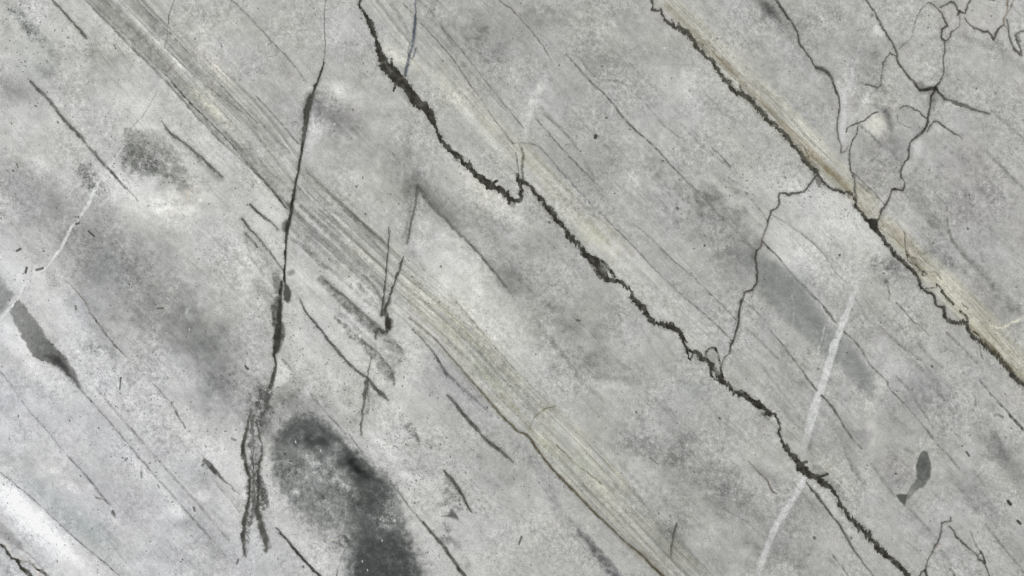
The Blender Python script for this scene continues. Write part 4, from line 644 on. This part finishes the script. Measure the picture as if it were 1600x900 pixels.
# network top right
N = (62,61,57)
def NT(p, w, a, label, rough=1.5, **k): return CR(p, np.asarray(w)*.88, np.asarray(a)*.9, label, col=N, rough=rough, **k)
NT('1206 -10 1214 2 1225 18 1237 36 1246 50 1247 62 1256 78 1266 92 1275 106 1284 108 1294 113 1300 126 1307 142 1311 156 1312 170 1309 190 1309 210 1313 226 1315 240', [2,1.8,1.8,1.6,1.5,1.4,1.6,1.4,1.6,3,2,1.5,1.6,1.4,1,1,1.2,.8], [.7,.8,.8,.75,.75,.75,.75,.75,.75,.7,.7,.8,.75,.7,.55,.6,.5,.4], 'long thin crack down from the top edge, left of the crack network')
NT('1345 -14 1354 2 1363 15 1371 28 1380 45 1390 60 1400 80 1402 88', [1.8,1.8,2,1.5,1.6,1.5,1.5,1.5], [.65,.65,.65,.65,.7,.7,.7,.7], 'crack of the network coming from the top edge', )
S('1364 14 1362 24',2.5,.3,soft=2)
NT('1400 90 1408 104 1418 118 1430 130 1438 142 1444 140 1452 138 1461 139', [1.3,1.6,2,1.8,1.6,3,3,2.4], [.65,.75,.75,.75,.75,.8,.85,.85], 'crack of the network ending in its dark knot')
PG('1430 128 1440 126 1446 134 1440 142', .4, (84,84,82), soft=2.5, rough=1.5)
NT('1462 138 1470 147 1478 155 1490 160 1502 163 1515 169 1530 174 1548 178', [2,1.6,2,3,3.2,2.6,2,1], [.8,.75,.65,.6,.6,.6,.6,.5], 'crack running right from the dark knot', rough=2)
S('1484 160 1494 166 1506 168', 1.4, .4, (205,205,198), rough=2)
NT('1401 88 1397 86 1391 82 1384 92 1379 105 1377 122 1377 132 1371 137 1362 135 1353 131', [1,1.2,1.2,1,1,.8,.8,1.3,1.3,1.3], [.65,.7,.65,.6,.5,.45,.5,.65,.7,.5], 'thin looping crack left of the network')
S('1404 78 1414 68 1422 60 1427 50 1430 36 1434 24 1442 12 1452 5 1461 3', .8, [.5,.45,.45,.4,.4,.4,.5,.5,.5], (86,84,80), rough=1.8)
NT('1455 6 1463 12 1472 22 1477 34 1481 41 1473 44 1471 52 1472 60 1478 64 1485 58 1486 50 1492 47 1498 42 1500 32 1499 22', [.9,1,1.2,1.2,1.3,1.5,1.3,1.5,1.2,1.2,1.4,.9,.7,.7,.8], [.5,.6,.65,.7,.75,.8,.75,.75,.7,.65,.65,.45,.4,.4,.5], 'small squiggly crack in the top right corner, left one')
NT('1475 63 1476 78 1474 94 1475 112 1472 122 1467 130 1461 138', [1.3,1.2,1.2,1.1,1.2,1.3,1.5], [.75,.7,.65,.55,.6,.7,.75], 'upright crack running into the dark knot')
NT('1470 11 1477 8 1484 3 1490 3 1494 10 1497 17 1503 20 1508 21 1511 12 1510 6 1516 2', 1.3, .75, 'small looping crack at the top edge, right', rough=1.5)
S('1496 23 1500 18',2.2,.6); S('1545 -2 1552 0',2,.6)
NT('1508 28 1513 36 1522 44 1530 47 1537 50 1544 50 1550 57 1553 62 1557 50 1563 43 1568 40', [1,1,1.3,1.4,1.6,1.8,1.6,2,2,1.6,1.3], [.5,.5,.6,.7,.75,.8,.8,.8,.8,.75,.6], 'scalloped crack in the top right corner', rough=1.4)
S('1574 -5 1575 8 1572 22 1568 34 1572 44 1577 50', [1.6,1.4,1.4,2,1.2,1.2], .5, (112,102,88), rough=1.5); S('1586 -4 1581 8 1576 18',1.2,.45,(112,102,88))
NT('1574 30 1575 42 1577 56 1581 70 1588 80 1595 86 1595 78 1590 66 1586 54 1592 50 1602 48', [.9,1,1.2,1.3,1.4,1.8,1.4,1.2,1.3,1.3,1.3], [.5,.55,.6,.65,.75,.8,.7,.65,.6,.6,.6], 'small looping crack at the right edge near the top')
S('1588 56 1593 64',2,.4,rough=2)
NT('1462 142 1456 150 1453 162 1452 174 1450 186 1449 196 1444 204 1436 210 1428 217 1421 224 1420 238 1418 250 1409 260 1407 268 1409 278 1413 286 1411 297 1402 296 1394 296 1390 304 1388 314 1380 325 1375 335 1370 347', [1.6,1.2,1.2,1.2,1.4,1.8,2,2.2,2,1.5,1.6,1.6,1.3,1.5,1.3,1.2,1.6,1.6,1.6,1.4,1.6,1.8,1.8,1.6], [.7,.65,.7,.75,.8,.8,.8,.8,.8,.75,.75,.75,.7,.75,.7,.65,.8,.8,.8,.75,.75,.75,.75,.8], 'long crack from the dark knot down to the right seam')
E(1457,158,7,12,5,-32); E(1450,142,18,7,10,-24); E(1440,202,10,6,-40,-14)
NT('1406 169 1414 166 1424 167 1430 172 1438 174 1441 180 1447 184 1449 190', [.9,1,1.2,1,1,1,1,1.2], [.55,.6,.65,.55,.6,.6,.6,.7], 'short curved crack inside the network')
S('1401 176 1404 190 1412 196 1424 200', .8,.25)
NT('1449 206 1453 198 1458 190 1466 191 1476 198 1486 205 1496 211 1502 218', [.8,1,1.3,1.4,1.3,1.3,1.3,1], [.4,.6,.7,.7,.65,.6,.6,.4], 'short hooked crack right of the network')
S('1322 206 1324 199 1334 195 1342 192 1350 188 1360 180 1372 175', .9,.6,N,rough=1.3); S('1340 196 1339 208 1334 217 1330 226', .9,.6,N); S('1344 196 1358 208 1376 226', 1.6,.25,soft=2); S('1380 176 1390 168',1,.25)
NT('1330 226 1327 240 1328 256 1331 268 1335 282 1336 298 1337 310', [.8,.9,1.2,1.3,1.2,1.2,1.3], [.5,.55,.65,.65,.6,.6,.7], 'thin crack crossing the beige band')
S('1313 226 1315 238 1322 236 1325 228',.9,.4,(104,90,88))
# lower right cracks
NT('1472 818 1478 816 1485 814 1486 810', [1.2,1.5,1.4,.8], .6, 'tiny bracket-shaped crack, lower right corner')
NT('1472 818 1470 832 1467 845 1461 853 1455 866 1449 876 1447 884 1446 892 1450 903', [1,1,1.2,1.2,1,1,1.2,1.8,2], [.5,.6,.65,.65,.55,.6,.65,.75,.75], 'thin crack near the bottom edge, lower right, left one')
S('1446 892 1440 894 1436 904',1.3,.65,N); S('1467 848 1462 856',1,.35,(130,90,84))
NT('1484 822 1490 832 1498 842 1509 852 1518 860 1527 868 1528 874 1536 877 1541 888 1546 904', [.9,1.3,1.6,2,1,1,1.2,1.3,1.3,1.3], [.6,.7,.7,.7,.45,.5,.6,.7,.7,.7], 'thin crack near the bottom edge, lower right, right one')
S('1532 861 1536 868 1540 880',1.2,.6,N); S('1527 868 1532 864',1,.5,N); S('1486 890 1491 898 1494 906',2,.4,N,soft=2)
# bottom left corner seam
CR('-20 838 -8 846 4 854 10 862 18 872 26 874 34 886 44 896 52 910', [2,2,1.6,1.8,2.2,2,2.4,2.6,3], .82, 'ragged dark seam cutting the bottom left corner', rough=2.4)
S('30 876 40 878 50 882 58 890 68 894 80 906', 1.8, .75, SEAM, rough=2); S('6 850 14 856 22 868 40 876 52 886 62 900', 2, .5, (206,196,184), rough=2.5); S('20 862 26 856 40 862 56 876 76 900', 1.1,.3,(120,112,104),rough=2); S('0 880 12 894 22 906',5,.35,(100,100,98),soft=4,rough=3)
# outside the frame the slab simply goes on
S('1445 930 1560 1050 1720 1230 1820 1360', [3,4,3,2], .85, SEAM, rough=3); S('1620 620 1750 770 1900 920 2100 1120 2300 1330', [3,3,4,3,2], .8, SEAM, rough=3); S('556 -22 500 -140 380 -300 260 -450', [1.5,3,4,3], .85, SEAM, rough=3); S('1008 -20 900 -140 760 -290 640 -450', [2,4,3,3], .8, SEAM, rough=3)
S('-60 800 -200 690 -420 480 -700 250',[2,3,4,3],.7,SEAM,rough=3)

# ------------------------------------------------------------------ dark and pale specks, grain
rs = np.random.RandomState(5)
n = 60000
sx = rs.rand(n)*1660-30; sy = rs.rand(n)*940-20
ii = np.clip(np.searchsorted(XS, sx), 0, NX-1); jj = np.clip(np.searchsorted(YS, sy), 0, NY-1)
dens = SPK[jj, ii]*0.10*(0.25+1.6*np.clip(LG[jj, ii]+1.6*fbm(sx/22, sy/22, 91, 3)+.15, 0, 2))
keep = rs.rand(n) < dens
for x, y in zip(sx[keep], sy[keep]):
    r = 0.25+0.6*rs.rand()**2; a = 0.3+0.5*rs.rand()
    e = 1+rs.rand()*1.2; th = rs.rand()*3.14
    R = 4.5
    sj, si = win(x-R, x+R, y-R, y+R)
    dx = X[sj,si]-x; dy = Y[sj,si]-y
    u = (dx*math.cos(th)+dy*math.sin(th))/e; v = -dx*math.sin(th)+dy*math.cos(th)
    m = a*sst((r+0.9-np.hypot(u, v))/1.5)
    C[sj,si] += (66-C[sj,si])*m[...,None]
print('specks', keep.sum(), 'parts', len(PARTS)-1)
lum = C.mean(-1)
def unit(a): return (a-a.mean())/a.std()
g1 = unit(fbm(X/2.7, Y/2.7, 95, 2, .8)); g3 = unit(fbm(X/7, Y/7, 97, 3, .75)); g4 = unit(fbm(X/19, Y/19, 98, 4, .7)); g5 = unit(fbm(WU/7, WV/2.6, 93, 2, .7))
rough_zone = np.clip(1+.5*unit(fbm(X/90, Y/90, 90, 2)), .35, 1.8)
gr = 3.7*g1*(.55+.45*rough_zone) + 4.4*g3*rough_zone + 3.6*g4 + 1.0*g5 - 34*np.clip(fbm(X/3.4, Y/3.4, 99, 2, .8)-.36, 0, 1)*np.clip(SPK, 0, 1.8) + 16*np.clip(fbm(X/3, Y/3, 100, 2, .8)-.45, 0, 1)
C += (gr*np.clip((lum-50)/110, .30, 1))[..., None]
gc = 2.4*fbm(X/4, Y/4, 103, 2, .7)
C[..., 2] -= gc; C[..., 0] += 0.6*gc
C = np.clip(C, 20, 238)
# ------------------------------------------------------------------ material
def lin(c):
    c = c/255.0
    return np.where(c <= 0.04045, c/12.92, ((c+0.055)/1.055)**2.4).astype(np.float32)
mat = bpy.data.materials.new('polished_marble')
mat.use_nodes = True
nt = mat.node_tree; N_ = nt.nodes; Lk = nt.links
bs = N_['Principled BSDF']
at = N_.new('ShaderNodeAttribute'); at.attribute_name = 'stone'
tc = N_.new('ShaderNodeTexCoord')
n1 = N_.new('ShaderNodeTexNoise'); n1.inputs['Scale'].default_value = 420; n1.inputs['Detail'].default_value = 4; n1.inputs['Roughness'].default_value = .7
Lk.new(tc.outputs['Object'], n1.inputs['Vector'])
mr = N_.new('ShaderNodeMapRange'); mr.inputs['From Min'].default_value = .25; mr.inputs['From Max'].default_value = .75
mr.inputs['To Min'].default_value = .90; mr.inputs['To Max'].default_value = 1.10
Lk.new(n1.outputs['Fac'], mr.inputs['Value'])
mx = N_.new('ShaderNodeVectorMath'); mx.operation = 'SCALE'
Lk.new(at.outputs['Color'], mx.inputs[0]); Lk.new(mr.outputs['Result'], mx.inputs['Scale'])
Lk.new(mx.outputs['Vector'], bs.inputs['Base Color'])
am = N_.new('ShaderNodeAttribute'); am.attribute_name = 'matt'
n2 = N_.new('ShaderNodeTexNoise'); n2.inputs['Scale'].default_value = 30; n2.inputs['Detail'].default_value = 5
Lk.new(tc.outputs['Object'], n2.inputs['Vector'])
m2 = N_.new('ShaderNodeMapRange'); m2.inputs['To Min'].default_value = .40; m2.inputs['To Max'].default_value = .52
Lk.new(n2.outputs['Fac'], m2.inputs['Value'])
ad = N_.new('ShaderNodeMath'); ad.operation = 'MULTIPLY_ADD'; ad.inputs[1].default_value = .35
Lk.new(am.outputs['Fac'], ad.inputs[0]); Lk.new(m2.outputs['Result'], ad.inputs[2])
Lk.new(ad.outputs[0], bs.inputs['Roughness'])
bp = N_.new('ShaderNodeBump'); bp.inputs['Strength'].default_value = .12; bp.inputs['Distance'].default_value = .0006
Lk.new(n1.outputs['Fac'], bp.inputs['Height']); b2 = N_.new('ShaderNodeBump'); b2.invert = True; b2.inputs['Strength'].default_value = .5; b2.inputs['Distance'].default_value = .0012
Lk.new(am.outputs['Fac'], b2.inputs['Height']); Lk.new(bp.outputs['Normal'], b2.inputs['Normal']); Lk.new(b2.outputs['Normal'], bs.inputs['Normal'])
bs.inputs['Specular IOR Level'].default_value = .25

# ------------------------------------------------------------------ the slab: one stone, its body and its veins
slab = bpy.data.objects.new('marble_panel', None)
sc.collection.objects.link(slab)
slab.empty_display_size = .1
slab['label'] = 'polished pale grey marble panel with diagonal bands, black ragged seams and white veins'
slab['category'] = 'marble panel'

LC = np.clip((lin(C)-0.022)/0.955, 0.006, 0.9)
vid = np.arange(NX*NY, dtype=np.int64).reshape(NY, NX)
q = np.stack([vid[:-1,:-1], vid[1:,:-1], vid[1:,1:], vid[:-1,1:]], -1).reshape(-1, 4)   # counter-clockwise from above
fid = ID[:-1,:-1].reshape(-1)
PXY = np.stack([wx(X.reshape(-1)), wy(Y.reshape(-1))], -1).astype(np.float32)
COL = LC.reshape(-1, 3); MAT = GL.reshape(-1)

def mesh_from(verts, faces, cols, matt, name, parent, label=None):
    me = bpy.data.meshes.new(name)
    nv, nf = len(verts), len(faces)
    me.vertices.add(nv); me.vertices.foreach_set('co', verts.astype(np.float32).reshape(-1))
    me.loops.add(nf*4); me.loops.foreach_set('vertex_index', faces.astype(np.int32).reshape(-1))
    me.polygons.add(nf); me.polygons.foreach_set('loop_start', np.arange(0, nf*4, 4, dtype=np.int32))
    me.update(calc_edges=True)
    ca = me.color_attributes.new('stone', 'FLOAT_COLOR', 'POINT')
    ca.data.foreach_set('color', np.concatenate([cols, np.ones((nv, 1), np.float32)], 1).astype(np.float32).reshape(-1))
    fa = me.attributes.new('matt', 'FLOAT', 'POINT'); fa.data.foreach_set('value', matt.astype(np.float32))
    me.materials.append(mat)
    o = bpy.data.objects.new(name, me); sc.collection.objects.link(o); o.parent = parent
    if label: o['label'] = label
    return o

def solid(sel, depth, name, label=None, base=0.0):
    """top faces of the selected cells plus side walls and an underside"""
    f = q[sel]
    e = np.stack([f, np.roll(f, -1, 1)], -1).reshape(-1, 2)
    key = np.sort(e, 1); kk = key[:,0]*(NX*NY)+key[:,1]
    _, inv, cnt = np.unique(kk, return_inverse=True, return_counts=True)
    be = e[cnt[inv] == 1]
    used, fi = np.unique(f, return_inverse=True); fi = fi.reshape(f.shape)
    nv = len(used)
    top = np.concatenate([PXY[used], np.zeros((nv, 1), np.float32)], 1)
    bv = np.unique(be); lo = np.searchsorted(used, bv)
    if depth > 0.015:                                     # the body: only its outer walls, one flat underside
        x0, x1 = wx(XS[0]), wx(XS[-1]); y0, y1 = wy(YS[-1]), wy(YS[0])
        outer = (np.isclose(PXY[be[:,0],0], PXY[be[:,1],0]) & (np.isclose(PXY[be[:,0],0], x0, atol=1e-5)|np.isclose(PXY[be[:,0],0], x1, atol=1e-5))) | \
                (np.isclose(PXY[be[:,0],1], PXY[be[:,1],1]) & (np.isclose(PXY[be[:,0],1], y0, atol=1e-5)|np.isclose(PXY[be[:,0],1], y1, atol=1e-5)))
        be = be[outer]; bv = np.unique(be); lo = np.searchsorted(used, bv)
    low = top[lo].copy(); low[:,2] = -depth
    a = np.searchsorted(used, be[:,0]); b = np.searchsorted(used, be[:,1])
    la = nv+np.searchsorted(bv, be[:,0]); lb = nv+np.searchsorted(bv, be[:,1])
    walls = np.stack([b, a, la, lb], -1)
    verts = np.concatenate([top, low]); faces = [fi, walls]
    cols = np.concatenate([COL[used], COL[bv]]); mt = np.concatenate([MAT[used], MAT[bv]])
    if depth > 0.015:
        n0 = len(verts)
        verts = np.concatenate([verts, np.array([[x0,y0,-depth],[x0,y1,-depth],[x1,y1,-depth],[x1,y0,-depth]], np.float32)])
        faces.append(np.array([[n0, n0+1, n0+2, n0+3]])); cols = np.concatenate([cols, np.full((4,3), .35, np.float32)]); mt = np.concatenate([mt, np.zeros(4)])
    else:
        # underside: the same cells, one step down, turned over
        n0 = len(verts); under = top.copy(); under[:,2] = -depth
        verts = np.concatenate([verts, under]); faces.append(fi[:, ::-1]+n0); cols = np.concatenate([cols, COL[used]]); mt = np.concatenate([mt, MAT[used]])
    return mesh_from(verts, np.concatenate(faces), cols, mt, name, slab, label)

solid(fid == 0, 0.02, 'stone_body')
for k in range(1, len(PARTS)):
    sel = fid == k
    if sel.sum() < 6: continue
    solid(sel, 0.006, PARTS[k][0], PARTS[k][1])
